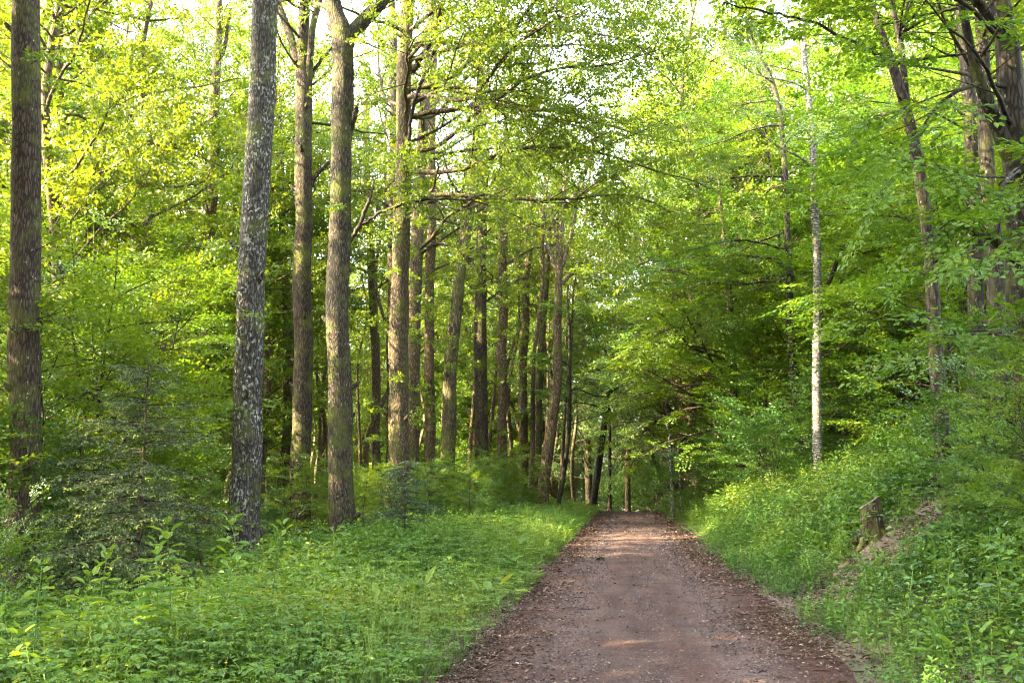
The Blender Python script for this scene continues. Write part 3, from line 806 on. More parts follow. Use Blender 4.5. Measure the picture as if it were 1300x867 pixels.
hero('oak_tree', 'thin bowed trunk right against the bare branched leaning tree', 'tree', 52, [(681, 600, 10), (686, 460, 10), (690, 400, 9), (697, 300, 7)], b['bark_moss'], 112, H=19, n_auto=9, auto_from=0.5, auto_len=3.2, leaf=0.12, extra_twigs=16, extra_range=(0.08, 0.6), short='thin bowed trunk')
hero('oak_tree', 'sunlit leaning tree with a fan of bare brown branches above the track', 'tree', 43, [(692, 612, 15), (700, 540, 14), (707, 470, 12), (709, 380, 10), (711, 300, 8)], b['bark_sunlit'], 113, H=15.5, n_auto=3, auto_from=0.85, auto_len=2.2, leaf=0.11, twig='twig_sunlit', short='sunlit tree of bare branches',
     bare=[([(711, 330, 6, 0), (700, 270, 5, 0), (690, 215, 3, 0.3)], 0.1), ([(712, 310, 7, 0), (716, 250, 5, 0), (722, 190, 3, 0)], 0.1), ([(711, 345, 6, 0), (727, 290, 5, 0), (735, 235, 4, -0.3), (752, 195, 3, -0.5)], 0.1),
           ([(708, 350, 6, 0), (700, 325, 5, 0), (694, 300, 4, 0.3), (690, 262, 3, 0.5)], 0.1), ([(713, 360, 5, 0), (740, 335, 4, 0), (765, 310, 3, -0.5)], 0.2), ([(716, 260, 5, 0), (740, 245, 5, -0.4), (775, 225, 4, -0.8), (830, 190, 3, -1.4)], 0.15),
           ([(690, 300, 5, 0.3), (720, 262, 5, 0.2), (752, 235, 4, 0), (800, 232, 3, -0.4)], 0.15), ([(676, 300, 5, 0.6), (690, 285, 5, 0.4), (720, 258, 4, 0.3), (745, 230, 2, 0.2)], 0.1)])
hero('young_tree', 'thin dark curving stem rising from the verge below the bare branches', 'tree', 44, [(708, 640, 6), (720, 560, 6), (723, 470, 5), (721, 380, 3)], b['bark_dark'], 114, H=9, n_auto=9, auto_from=0.4, auto_len=2.2, prm=BEECH, kind='flat', leafm='beech_leaf', leaf=0.09, sides=9, flare=0.2, short='thin curving stem')
hero('oak_tree', 'tall trunk deep in the wood between the left edge and the lichen trunk', 'tree', 40, [(263, 520, 17), (267, 300, 16), (275, 60, 13), (278, 0, 9)], b['bark_sunlit'], 115, H=22, n_auto=16, auto_from=0.4, auto_len=4.2, leaf=0.11, extra_twigs=8, short='deep trunk left of the lichen trunk',
     bare=[([(270, 100, 7, 0), (285, 60, 5, 0), (292, 10, 4, 0)], 0.3)])
hero('oak_tree', 'thin bent trunk close behind the lichen trunk on its right side', 'tree', 46, [(366, 600, 12), (364, 430, 11), (358, 250, 10), (352, 120, 8)], b['bark_far'], 116, H=20, n_auto=10, auto_from=0.4, auto_len=3.4, leaf=0.12, short='thin bent trunk')
hero('oak_tree', 'slim trunk in the gap between the heavy armed trunk and the small fir', 'tree', 50, [(478, 620, 12), (476, 430, 11), (467, 250, 10), (465, 120, 8)], b['bark_sunlit'], 117, H=21, n_auto=11, auto_from=0.45, auto_len=3.4, leaf=0.12, short='slim trunk in the gap')
hero('oak_tree', 'short visible stretch of a grey trunk high beside the tall fir side trunk', 'tree', 44, [(497, 590, 13), (499, 300, 12), (500, 120, 12), (496, 0, 11)], b['bark_grey'], 118, H=23, n_auto=10, auto_from=0.55, auto_len=3.6, leaf=0.12)
# beyond the crest
hero('oak_tree', 'short leaning trunk with an orange lit foot at the left end of the crest', 'tree', 55, [(753, 645, 9), (758, 605, 9), (764, 560, 9), (772, 500, 7)], b['bark_dark'], 120, H=14, n_auto=22, auto_from=0.33, auto_len=4.5, prm=BEECH, kind='flat', leafm='deep_leaf', leaf=0.12, sides=10, short='leaning trunk at the crest')
hero('oak_tree', 'very thin straight stem standing at the middle of the crest', 'tree', 58, [(774, 650, 4.5), (774, 600, 4.5), (775, 520, 4)], b['bark_brown'], 121, H=12, n_auto=16, auto_from=0.4, auto_len=3.0, prm=BEECH, kind='flat', leafm='deep_leaf', leaf=0.12, sides=8, short='very thin stem at the crest')
hero('oak_tree', 'orange lit stem beyond the crest with dark leaves above it', 'tree', 62, [(797, 632, 7), (797, 590, 6.5), (798, 520, 6)], b['bark_sunlit'], 122, H=15, n_auto=20, auto_from=0.35, auto_len=4.0, prm=BEECH, kind='flat', leafm='deep_leaf', leaf=0.13, sides=9, short='orange lit stem beyond the crest')
# right of the track
BR = (radians(170), radians(320))     # towards the camera and the track
hero('beech_tree', 'big dark beech at the right edge with a limb bending up to the left', 'tree', 14, [(1312, 560, 44), (1300, 380, 40), (1290, 230, 36), (1283, 170, 36), (1276, 60, 30), (1266, 0, 26)], b['bark_dark'], 130, H=19, n_auto=16, auto_from=0.42, auto_len=5.4, auto_el=(-0.1, 0.5), auto_az=BR, prm=BEECH, kind='flat', leafm='beech_leaf', leaf=0.096, short='big dark beech at the right edge',
     forks=[[(1290, 215, 24, 0), (1270, 170, 20, -0.2), (1252, 125, 17, -0.4), (1240, 90, 14, -0.5), (1228, 40, 10, -0.6)], [(1272, 40, 18, 0), (1258, 25, 14, -0.2), (1240, 0, 11, -0.3), (1228, -20, 9, -0.4)]], bare=[([(1298, 345, 18, 0), (1280, 322, 15, -0.2), (1262, 305, 11, -0.4), (1240, 296, 7, -0.6), (1222, 292, 4, -0.8)], 0.8)], 
     limbs=[(5.6, 228, -5, 4.0), (6.4, 222, -8, 4.2), (7.0, 240, -5, 4.5), (3.2, 248, 5, 4.0), (4.4, 245, 8, 4.5), (5.0, 228, 14, 4.0), (3.8, 262, 8, 4.0), (2.0, 222, -4, 3.6), (1.6, 250, 0, 4.0)])
hero('beech_tree', 'brown trunk standing just left of the big dark beech', 'tree', 19, [(1272, 560, 22), (1264, 430, 21), (1258, 290, 20), (1250, 150, 18), (1246, 0, 15)], b['bark_dark'], 131, H=18, n_auto=12, auto_from=0.3, auto_len=3.6, auto_el=(0.0, 0.4), prm=BEECH, kind='flat', leafm='beech_leaf', leaf=0.096, short='brown trunk left of the beech')
hero('beech_tree', 'reddish trunk half hidden in leaves, second left of the big beech', 'tree', 21, [(1242, 480, 20), (1237, 330, 19), (1232, 180, 18), (1222, 0, 16)], b['bark_dark'], 132, H=18, n_auto=10, auto_from=0.35, auto_len=3.6, auto_el=(0.0, 0.4), prm=BEECH, kind='flat', leafm='beech_leaf', leaf=0.096, short='reddish half hidden trunk')
hero('beech_tree', 'dark trunk leaning left and forking into two thin stems at the top', 'tree', 17, [(1192, 530, 19), (1185, 400, 18), (1178, 290, 16), (1160, 180, 14), (1138, 100, 13), (1118, 40, 10), (1104, 0, 8)], b['bark_dark'], 133, H=14, n_auto=10, auto_from=0.45, auto_len=3.2, auto_el=(-0.05, 0.35), auto_az=(radians(-40), radians(170)), prm=BEECH, kind='flat', leafm='beech_leaf', leaf=0.095, short='dark left leaning forked trunk',
     forks=[[(1154, 165, 10, 0), (1149, 110, 9, 0.2), (1143, 55, 9, 0.3), (1132, 0, 7, 0.4)], [(1143, 55, 6, 0.3), (1150, 35, 5, 0.3), (1152, 0, 4, 0.3)]],
     bare=[([(1126, 75, 7, 0), (1090, 58, 5, -0.4), (1040, 32, 4, -0.9), (985, 18, 3, -1.4), (920, 4, 2, -2.0)], 0.75)])
hero('birch_tree', 'slender whitish birch trunk standing on the right bank', 'tree', 28, [(1037, 540, 11.5), (1037, 430, 11), (1036, 300, 10), (1033, 190, 9), (1024, 90, 8), (1017, 0, 7)], b['bark_birch'], 134, H=17, n_auto=12, auto_from=0.5, auto_len=2.6, auto_el=(0.1, 0.7), leafm='pale_leaf', leaf=0.07, sides=12, flare=0.2, short='whitish birch', bare=[])
hero('young_tree', 'dark sapling with a slanting fork beside the whitish birch', 'tree', 30, [(1036, 560, 8), (1042, 400, 7), (1060, 345, 6), (1076, 302, 5), (1090, 262, 3)], b['bark_dark'], 135, H=9.5, n_auto=10, auto_from=0.35, auto_len=2.4, auto_az=(-1.4, 1.5), auto_el=(0, 0.4), prm=BEECH, kind='flat', leafm='deep_leaf', leaf=0.085, sides=9, flare=0.2, short='dark forked sapling by the birch',
     bare=[([(1076, 302, 4, 0), (1092, 290, 3, 0), (1112, 266, 2, 0)], 0.3)])
hero('beech_tree', 'thin dark tree arching left over the bank, middle of the right side', 'tree', 32, [(1015, 590, 9), (1005, 430, 9), (1000, 250, 8), (985, 120, 7), (946, 30, 5)], b['bark_dark'], 136, H=14, n_auto=14, auto_from=0.38, auto_len=4.0, auto_el=(-0.05, 0.3), auto_az=(radians(100), radians(280)), prm=BEECH, kind='flat', leafm='deep_leaf', leaf=0.095, sides=9, flare=0.2, short='thin arching tree')
hero('beech_tree', 'broad low beech reaching pale green branches over the middle of the track', 'tree', 36, [(940, 590, 12), (930, 480, 11), (925, 380, 9), (918, 300, 6)], b['bark_brown'], 137, H=13, n_auto=26, auto_from=0.14, auto_len=5.4, auto_el=(-0.05, 0.35), auto_az=(radians(110), radians(300)), prm=BEECH, kind='flat', leafm='beech_leaf', leaf=0.09, sides=10, short='broad low beech')

# ---------------------------------------------------------------- prototypes of the trees that fill the wood
def proto_tree(seed, h, r0, n, frm, ln, el, prm, kind, leafm, leaf, bark, lean=0.3, oval=False, stems=1, keep=1.0, low=1.0):
    rng = np.random.default_rng(seed)
    tr = Geo(); cr = Geo(); out = dict(tubes=[], spots=[])
    for s_ in range(stems):
        a = rng.uniform(0, 2 * pi); off = np.array([cos(a), sin(a), 0]) * (0.12 * (stems > 1))
        hh = h * (1 if s_ == 0 else rng.uniform(0.6, 0.95))
        le = rng.normal(0, lean, 2) if stems == 1 else np.array([cos(a), sin(a)]) * rng.uniform(0.1, 0.35) * hh
        k = 7
        base = np.array([[off[0] + le[0] * (i / (k - 1)) ** 1.3 + rng.normal(0, 0.012 * h), off[1] + le[1] * (i / (k - 1)) ** 1.3 + rng.normal(0, 0.012 * h), -0.15 + (hh + 0.15) * i / (k - 1)] for i in range(k)])
        base[0, :2] = off[:2]
        nn = max(14, int(hh / 0.5))
        path = smooth_path(base, nn)
        r = r0 * (1 if stems == 1 else 0.7) * (1 - 0.9 * np.linspace(0, 1, nn) ** 1.1)
        r[0] *= 1.35
        tr.tube(path, r, 9 if r0 > 0.06 else 6, 0, 0.14, seed)
        m = int(n / stems)
        for i in range(m):
            f = (i + rng.uniform(0, 0.9)) / m
            q = path[int((frm + (0.99 - frm) * f) * (nn - 1))]
            a = rng.uniform(0, 2 * pi); e = rng.uniform(*el)
            l = ln * (low * (1 - f) + 0.45 * f + 0.5 * 4 * f * (1 - f) * 0.5) * rng.uniform(0.6, 1.2)
            limb(rng, q, (cos(a) * cos(e), sin(a) * cos(e), sin(e)), max(l, 0.5), (0.011 * l + 0.006) * (1.0 if h > 15 else 0.6), prm, 0, out)
    for (pp, rr, lv) in out['tubes']:
        (tr if lv == 0 else cr).tube(pp, rr, 5 if lv == 0 else 3, 0, cap=False)
    add_sprays(cr, rng, out['spots'], kind, leaf, 0.62, 1, oval, keep=keep)
    root = empty('proto', (0, 0, -200))
    tr.build('trunk', [bark], root); cr.build('crown', [M['twig'], M[leafm]], root)
    return root

PR = {}
PR['oak'] = [proto_tree(200 + i, 23, 0.20, 74, 0.14, 4.0, (0.0, 0.8), OAKF, 'clump', 'oak_leaf', 0.14, M['bark_far'], 0.8) for i in range(4)]
PR['pale'] = [proto_tree(210 + i, 24, 0.20, 66, 0.10, 3.8, (0.0, 0.6), OAKF, 'clump', 'pale_leaf', 0.13, M['bark_far'], 0.6) for i in range(2)]
PR['pole'] = [proto_tree(260 + i, 20, 0.12, 30, 0.55, 2.4, (0.1, 0.9), OAKF, 'clump', 'oak_leaf', 0.13, M['bark_sunlit'], 1.0) for i in range(4)]
PR['beech'] = [proto_tree(220 + i, 13, 0.10, 64, 0.06, 3.8, (0.05, 0.6), BEECH, 'flat', 'beech_leaf', 0.105, M['bark_dark'], 0.6) for i in range(4)]
PR['sapling'] = [proto_tree(230 + i, 6, 0.045, 44, 0.05, 2.2, (0.15, 0.8), BEECH, 'flat', 'beech_leaf', 0.085, M['bark_dark'], 0.4, oval=True) for i in range(3)]
PR['bush'] = [proto_tree(240 + i, 2.6, 0.025, 24, 0.05, 1.3, (0.3, 1.0), BEECH, 'flat', 'deep_leaf', 0.08, M['bark_dark'], 0.2, oval=True, stems=4) for i in range(3)]
PR['multi'] = [proto_tree(250, 8, 0.07, 52, 0.10, 2.6, (0.1, 0.7), BEECH, 'flat', 'beech_leaf', 0.09, M['bark_dark'], 0.4, oval=True, stems=4)]

# spruces: whorls of drooping boughs carrying rows of needles
def proto_spruce(seed, h, r0, width, leafm, bark, low=0.06, dens=1.0, dead=0.0, nleaf=0.05):
    rng = np.random.default_rng(seed)
    tr = Geo(); cr = Geo()
    path = smooth_path([[0, 0, -0.15], [rng.normal(0, 0.01 * h), rng.normal(0, 0.01 * h), h * 0.5], [0, 0, h]], max(14, int(h / 0.4)))
    tr.tube(path, r0 * (1 - 0.93 * np.linspace(0, 1, len(path))), 9, 0, 0.1, seed)
    nw = int(h / (0.28 if h < 5 else 0.5) * dens)
    B, A, N, Ln, rn = [], [], [], [], []
    for i in range(nw):
        f = low + (0.98 - low) * i / nw
        f0 = f
        for k in range(rng.integers(5, 8) if h < 5 else rng.integers(4, 7)):
            f = min(f0 + rng.uniform(-0.5, 0.5) / nw, 0.985); x_ = f * (len(path) - 1); q0 = path[int(x_)] + (path[min(int(x_) + 1, len(path) - 1)] - path[int(x_)]) * (x_ - int(x_))
            a = rng.uniform(0, 2 * pi)
            l = width * (1 - f) ** 0.75 * rng.uniform(0.6, 1.15) + 0.12
            m = max(4, int(l / 0.18))
            d = np.array([cos(a), sin(a), 0.15 if f > 0.6 else -0.02])
            pts = [q0]; dd = d.copy()
            for j in range(m):
                dd = dd + np.array([0, 0, -0.35 / m + 0.75 / m * (j / m)]) + rng.normal(0, 0.03, 3)
                dd /= np.linalg.norm(dd)
                pts.append(pts[-1] + dd * l / m)
            pts = np.array(pts)
            cr.tube(pts, np.linspace(0.012, 0.003, len(pts)) * (0.6 + l * 0.5), 3, 0, cap=False)
            # side twigs with needles
            for j in range(1, m + 1):
                for sd_ in (-1, 1):
                    if rng.random() < 0.12: continue
                    tl = (0.20 + 0.20 * l) * (1.1 - 0.7 * j / m) * rng.uniform(0.6, 1.2)
                    t_ = norm(pts[j] - pts[j - 1])
                    ax = rot_about(t_, np.array([0, 0, 1.0]), sd_ * rng.uniform(0.6, 1.0)); ax[2] -= rng.uniform(0.05, 0.45)
                    ax /= np.linalg.norm(ax)
                    kk = max(4, int(tl / (0.011 if h < 5 else 0.02)))
                    u = np.linspace(0.02, 1, kk)
                    p_ = pts[j] + ax * tl * u[:, None]
                    phi = rng.uniform(0, 2 * pi, kk)
                    s1 = norm(np.cross(ax, [0, 0, 1.0])); s2 = np.cross(s1, ax)
                    dirn = ax * 0.75 + (np.cos(phi)[:, None] * s1 + np.sin(phi)[:, None] * s2)
                    B.append(p_); A.append(dirn); N.append(rng.normal(0, 1, (kk, 3)))
                    Ln.append(np.full(kk, nleaf) * rng.uniform(0.7, 1.2, kk))
                    tipc = np.where((u > 0.78) & (rng.random() < 0.5), rng.uniform(0.9, 1.0), rng.uniform(0, 0.85))
                    rn.append(np.clip(tipc, 0, 1))
    B = np.concatenate(B); A = np.concatenate(A); N = np.concatenate(N); Ln = np.concatenate(Ln); rn = np.concatenate(rn)
    cr.leaves(B, A, N, Ln, Ln * 0.20 * (1.6 if h > 5 else 1.7), rn, 1, False)
    root = empty('proto', (0, 0, -200))
    tr.build('trunk', [bark], root); cr.build('crown', [M['twig'], M[leafm]], root)
    return root

PR['spruce_young'] = [proto_spruce(300, 3.5, 0.05, 2.0, 'needle_grey', M['bark_brown'], 0.05, 1.5)]
PR['fir_small'] = [proto_spruce(301, 2.4, 0.035, 1.5, 'needle_fir', M['bark_brown'], 0.06, 1.6)]
PR['spruce_tall'] = [proto_spruce(302 + i, 17, 0.17, 3.0, 'needle', M['bark_far'], 0.12, 0.9, nleaf=0.11) for i in range(2)]
PR['spruce_dead'] = [proto_spruce(305, 10, 0.10, 1.6, 'needle_dead', M['bark_brown'], 0.15, 0.9, nleaf=0.09)]

PLACED = []
rngp = np.random.default_rng(11)

def place(kind, x, y, s=1.0, i=None, rz=None, name=None, label=None, cat='tree', group=None):
    v = PR[kind]
    src = v[rngp.integers(0, len(v))] if i is None else v[i % len(v)]
    o = dup(src, (x, y, float(g(x, y)) - 0.05), rngp.uniform(0, 2 * pi) if rz is None else rz, s)
    o.name = name or {'oak': 'oak_tree', 'pole': 'oak_tree', 'pale': 'ash_tree', 'beech': 'beech_tree', 'sapling': 'beech_sapling', 'bush': 'bush', 'multi': 'beech_sapling', 'spruce_young': 'young_spruce', 'fir_small': 'young_fir', 'spruce_tall': 'spruce_tree', 'spruce_dead': 'dead_spruce'}[kind]
    o['category'] = cat
    if group: o['group'] = group
    if label: o['label'] = label
    else: PLACED.append((o, kind, x, y))
    return o

def placepx(kind, px, d, **k):
    p = P(px, 600, d)
    return place(kind, p[0], d, **k)

for (px, d, kk, s_) in [(790, 66, 'bush', 1.2), (820, 64, 'bush', 1.4), (836, 60, 'bush', 1.2), (826, 70, 'bush', 1.6), (842, 80, 'bush', 2.0), (808, 74, 'bush', 1.6), (772, 76, 'bush', 1.6)]:
    placepx(kk, px, d, s=s_)
# single ones the photograph singles out
placepx('spruce_young', 182, 15.5, s=1.15, i=0, rz=0.4, label='grey green young spruce in front of the two left trunks', cat='spruce')
placepx('spruce_young', 100, 17.5, s=0.85, i=0, rz=2.4, label='young spruce at the foot of the left edge trunk, left of the grey green one', cat='spruce')
placepx('spruce_young', 205, 18.5, s=0.6, i=0, rz=4.1, label='lower young spruce between the grey green one and the lichen spotted trunk', cat='spruce')
place('sapling', 6.3, 11.6, 0.42, i=0, rz=1.0, label='low dark leaved beech sapling leaning over the bank right of the stump', cat='sapling')
place('sapling', 5.3, 9.9, 0.34, i=1, rz=2.2, label='small beech sapling low on the bank under the big beech', cat='sapling')
place('bush', 6.6, 13.6, 0.75, i=1, rz=0.3, label='leafy bush on the bank in front of the big dark beech', cat='bush')
SMALL = ['small sapling with spread leaves at the verge, left of the lichen trunk foot', 'small sapling between the lichen trunk and the thick armed trunk', 'small sapling right beside the foot of the thick armed trunk', 'small sapling between the small fir and the mossy leaning trunk', 'small sapling before the foot of the mossy leaning trunk', 'small sapling before the foot of the pale slender trunk', 'small sapling left of the foot of the sunlit bare branched tree', 'small sapling left beside the small dark fir']
for (px, d, s_), lb_ in zip([(262, 19.5, 0.34), (372, 27, 0.42), (458, 26.5, 0.36), (548, 31, 0.42), (585, 36, 0.45), (632, 40, 0.46), (668, 41, 0.42), (486, 29, 0.40)], SMALL):
    placepx('sapling', px, d, s=s_, label=lb_, cat='sapling')
placepx('fir_small', 513, 24, s=0.95, i=0, rz=1.0, label='small dark fir at the verge, before the tall brown trunk', cat='fir')
placepx('multi', 118, 21, s=1.0, rz=0.8, label='dark many stemmed sapling between the left edge trunk and the spruce', cat='sapling')
placepx('bush', -5, 14.5, s=0.62, rz=2.0, label='leafy bush hiding the foot of the left edge trunk', cat='bush')
placepx('spruce_dead', 862, 46, s=1.0, rz=0.5, label='rust brown dead spruce on the right beyond the pale snag', cat='spruce')
placepx('bush', 868, 40, s=0.95, i=1, rz=0.5, label='light green rounded bush where the track meets the right bank', cat='bush')

def frame_ok(x, y, pad=4.0):
    return abs(x) < y * 0.53 + pad

# the wood on the left, the wood on the right
spots = []
# trunks the photograph shows standing free of leaves: (px, distance)
CLEAR = [(266, 40), (30, 17), (315, 21), (434, 25), (383, 32), (507, 30), (1036, 28)]
def fill(kind, n, smin, smax, tmin, tmax, dmin, sc_=(0.85, 1.2), pad=4.0, tries=60, power=1.0):
    global rngp
    rngp = np.random.default_rng(int(abs(smin) * 10 + tmax * 100 + len(kind) * 7919 + (smin < 0)))
    k = 0
    for _ in range(n * tries):
        if k >= n: break
        s = rngp.uniform(smin, smax); t = tmin + (tmax - tmin) * rngp.random() ** power
        x, y = xy(s, t)
        if y < 6 or not frame_ok(x, y, 1.5): continue
        px = 650 + F * x / y
        k_ = 1.0
        rad_ = {'oak': 3.6, 'pale': 3.4, 'beech': 3.4, 'sapling': 1.9, 'bush': 1.3, 'pole': 0.5}[kind] * F / y
        if any(y < d_ and abs(px - p_) < rad_ + 16 for p_, d_ in CLEAR): continue
        if (abs(px - 182) < 140 and y < 18.5) or (abs(px - 513) < 60 and y < 25): continue
        if s > 0 and kind in ('beech', 'sapling') and (y < 33 and px < 1140 or y < 22.5): continue
        if kind != 'pole' and 50 < y < 73 and -38 < x < 5.5: continue      # clearing added to let the sun into the wood
        if kind == 'pole' and s < 0 and 56 < y < 72 and rngp.random() < 0.6: continue
        if s > 0 and kind == 'bush' and (y < 24 or (1000 < px < 1075 and y < 30)): continue
        if s < 0 and kind == 'bush':
            if px > 270 and y < 27: continue
            if px > 270: k_ = 0.5
        if s < 0 and kind == 'sapling' and 255 < px and y < 27: k_ = 0.4
        if s < 0 and kind == 'sapling' and 130 < px < 480 and y < 23: k_ = 0.33
        if s > 0 and 1010 < px < 1065 and y < 29: continue
        if s < 0 and px > 335:          # the tall trunks by the verge stand clear
            if kind == 'beech' and y < 56: continue
            if kind == 'oak' and y < 58: continue
            if kind == 'sapling' and y < 52: k_ = 0.4
        if any((x - a) ** 2 + (y - b_) ** 2 < max(dmin, dm) ** 2 * (1 if kk == kind else 0.35) for a, b_, dm, kk in spots): continue
        spots.append((x, y, dmin, kind)); k += 1
        place(kind, x, y, k_ * rngp.uniform(*sc_))

# crest and far end
for (px, d, kk, s) in [(838, 66, 'spruce_tall', 0.9), (785, 90, 'spruce_tall', 0.9), (818, 85, 'spruce_tall', 1.1), (800, 95, 'oak', 1.0), (795, 120, 'pale', 1.1), (840, 100, 'pale', 1.1), (855, 52, 'oak', 1.0), (885, 47, 'pale', 1.0), (915, 56, 'oak', 1.1), (838, 68, 'pale', 1.15), (775, 96, 'pale', 1.2), (742, 125, 'pale', 1.2), (705, 78, 'pale', 1.15), (724, 130, 'pale', 1.3), (870, 62, 'pale', 1.2), (945, 42, 'oak', 1.05), (60, 33, 'oak', 1.15), (185, 36, 'oak', 1.15), (125, 46, 'oak', 1.2), (325, 47, 'oak', 1.15), (20, 44, 'oak', 1.2), (235, 52, 'oak', 1.2), (405, 60, 'oak', 1.2), (690, 80, 'oak', 1.2), (665, 84, 'oak', 1.2), (640, 78, 'oak', 1.15), (610, 80, 'pale', 1.2), (580, 76, 'oak', 1.1), (735, 88, 'pale', 1.0), (748, 68, 'pale', 1.3), (842, 62, 'pale', 1.3), (892, 40, 'oak', 1.15)]:
    placepx(kk, px, d, s=s)
fill('oak', 60, -60, -6, 26, 120, 4.2, (0.95, 1.25))
fill('pale', 12, -65, -10, 65, 130, 6.0)
fill('pole', 56, -34, -3.2, 44, 82, 1.8)
fill('beech', 14, -42, -5.2, 27, 85, 3.6)
fill('sapling', 44, -28, -5.0, 17, 60, 2.2)
fill('bush', 30, -18, -4.6, 15, 52, 1.8)
fill('oak', 40, 6.5, 50, 38, 120, 4.2)
fill('pale', 26, 7, 55, 48, 125, 4.8)
fill('pole', 14, 5, 26, 40, 80, 2.2)
fill('beech', 26, 5.0, 38, 24, 85, 3.4)
fill('sapling', 36, 4.2, 26, 15, 60, 2.2)
fill('bush', 26, 3.6, 18, 14, 55, 1.9)

# the wood goes on around the viewpoint: unseen oaks, added to shade the foreground
for (x, y, kk, s_) in [(-10, 3, 'oak', 1.35), (-13.5, 10, 'oak', 1.4), (-17, 5, 'oak', 1.35), (-11.5, -2, 'oak', 1.35), (-17, 13, 'oak', 1.4), (-25, 2, 'oak', 1.4), (-21, -2, 'oak', 1.3), (-9, -5, 'oak', 1.1), (-14, -4, 'oak', 1.0), (-7, -12, 'oak', 1.1), (-13, -14, 'oak', 1.1), (-20, -6, 'oak', 1.1), (-24, 8, 'oak', 1.1), (-22, 9, 'oak', 1.3), (-15.5, 17, 'oak', 1.3), (-22, 18, 'oak', 1.2), (6.5, -5, 'oak', 1.0), (9, -11, 'oak', 1.1), (11, 2, 'oak', 1.0), (13, 9, 'oak', 0.9), (5.5, -15, 'oak', 1.0), (-5, -20, 'oak', 1.1), (15, -5, 'oak', 1.1), (0.5, -26, 'oak', 1.1)]:
    place(kk, x, y, s_, label='unseen leafy oak around the viewpoint, added to shade the foreground', group='oaks around the viewpoint')

# ---------------------------------------------------------------- stump, snag, stone
def stump():
    base = P(1110, 676, 15.5); gx, gy = base[0], base[1]; gz = float(g(gx, gy))
    root = empty('tree_stump', (gx, gy, gz)); tag(root, 'mossy sawn tree stump with a slanting cut top on the right bank', 'stump')
    k = 28; hs = np.linspace(-0.25, 1, 14); a = np.arange(k) * 2 * pi / k
    A, H = np.meshgrid(a, hs)
    rad = 0.155 * (1 + 0.45 * np.exp(-np.clip(H, 0, 1) * 0.55 / 0.12)) * (1 + 0.10 * np.sin(A * 3 + 1) + 0.06 * np.sin(A * 7) + 0.12 * (vnoise(np.cos(A) * 2 + 5, np.sin(A) * 2 + H * 2, 4) - 0.5))
    htop = 0.54 + 0.10 * np.cos(A + 0.35)
    Z = np.where(H < 0, H * 0.8, H * htop)
    X = rad * np.cos(A) - 0.05 * H; Y = rad * np.sin(A)
    v = np.stack([X, Y, Z], -1).reshape(-1, 3)
    i = np.arange(len(hs) - 1)[:, None] * k; j = np.arange(k)[None, :]
    f = np.stack([i + j, i + (j + 1) % k, i + k + (j + 1) % k, i + k + j], -1).reshape(-1, 4)
    G = Geo(); G.add(v, f, np.full(len(f), .5), 0, True)
    for q in range(4):
        an = 0.6 + q * 1.6
        dn = np.array([cos(an), sin(an), 0])
        G.tube(smooth_path([dn * 0.12 + [0, 0, 0.12], dn * 0.28 + [0, 0, -0.02], dn * 0.5 + [0, 0, -0.22]], 7), np.linspace(0.07, 0.03, 7), 8, 0, 0.2, q)
    G.build('trunk', [M['bark_moss']], root)
    top = v[-k:]; cen = top.mean(0)
    mid = cen + (top - cen) * 0.93 + [0, 0, 0.012]
    tv = np.concatenate([top * [1, 1, 1], mid, [cen + [0, 0, 0.010]]])
    q = np.arange(k); q2 = (q + 1) % k
    G2 = Geo(); G2.add(tv, np.stack([q, q2, k + q2, k + q], -1), np.full(k, .5), 0, False)
    G2.tri(np.stack([k + q, k + q2, np.full(k, 2 * k)], -1), 0)
    G2.build('cut_face', [M['cut_wood']], root)
stump()

def snag(px, pyt, d, wd, label, seed):
    p = P(px, pyt, d); gz = float(g(p[0], p[1]))
    rng = np.random.default_rng(seed)
    root = empty('tree_snag', (p[0], d, gz)); tag(root, label, 'snag')
    h = p[2] - gz
    pts = smooth_path([[0.1, 0, -0.1], [0.05, 0, h * 0.5], [0, 0, h]], 16)
    G = Geo(); G.tube(pts, np.linspace(wd * 1.25, wd * 0.9, 16), 12, 0, 0.25, seed)
    for q in range(7):      # splintered top
        a = q * 2 * pi / 7
        e = np.array([cos(a), sin(a), 0]) * wd * 0.55
        G.tube(np.array([[e[0], e[1], h - 0.15], [e[0] * 1.05, e[1] * 1.05, h + rng.uniform(0.05, 0.3)]]), np.array([wd * 0.4, wd * 0.1]), 5, 0)
    G.build('trunk', [M['bark_pale']], root)
    B = Geo(); B.tube(smooth_path([[0, 0, h * 0.75], [-0.4, 0, h * 0.78], [-0.7, -0.1, h * 0.9]], 7), np.linspace(0.05, 0.02, 7), 6, 0, 0.1, seed)
    B.build('branch', [M['bark_pale']], root)
snag(850, 556, 42, 0.085, 'pale grey broken snag above the bush at the right side of the crest', 5)
snag(861, 562, 44, 0.05, 'thinner pale broken stem right beside the grey snag', 6)

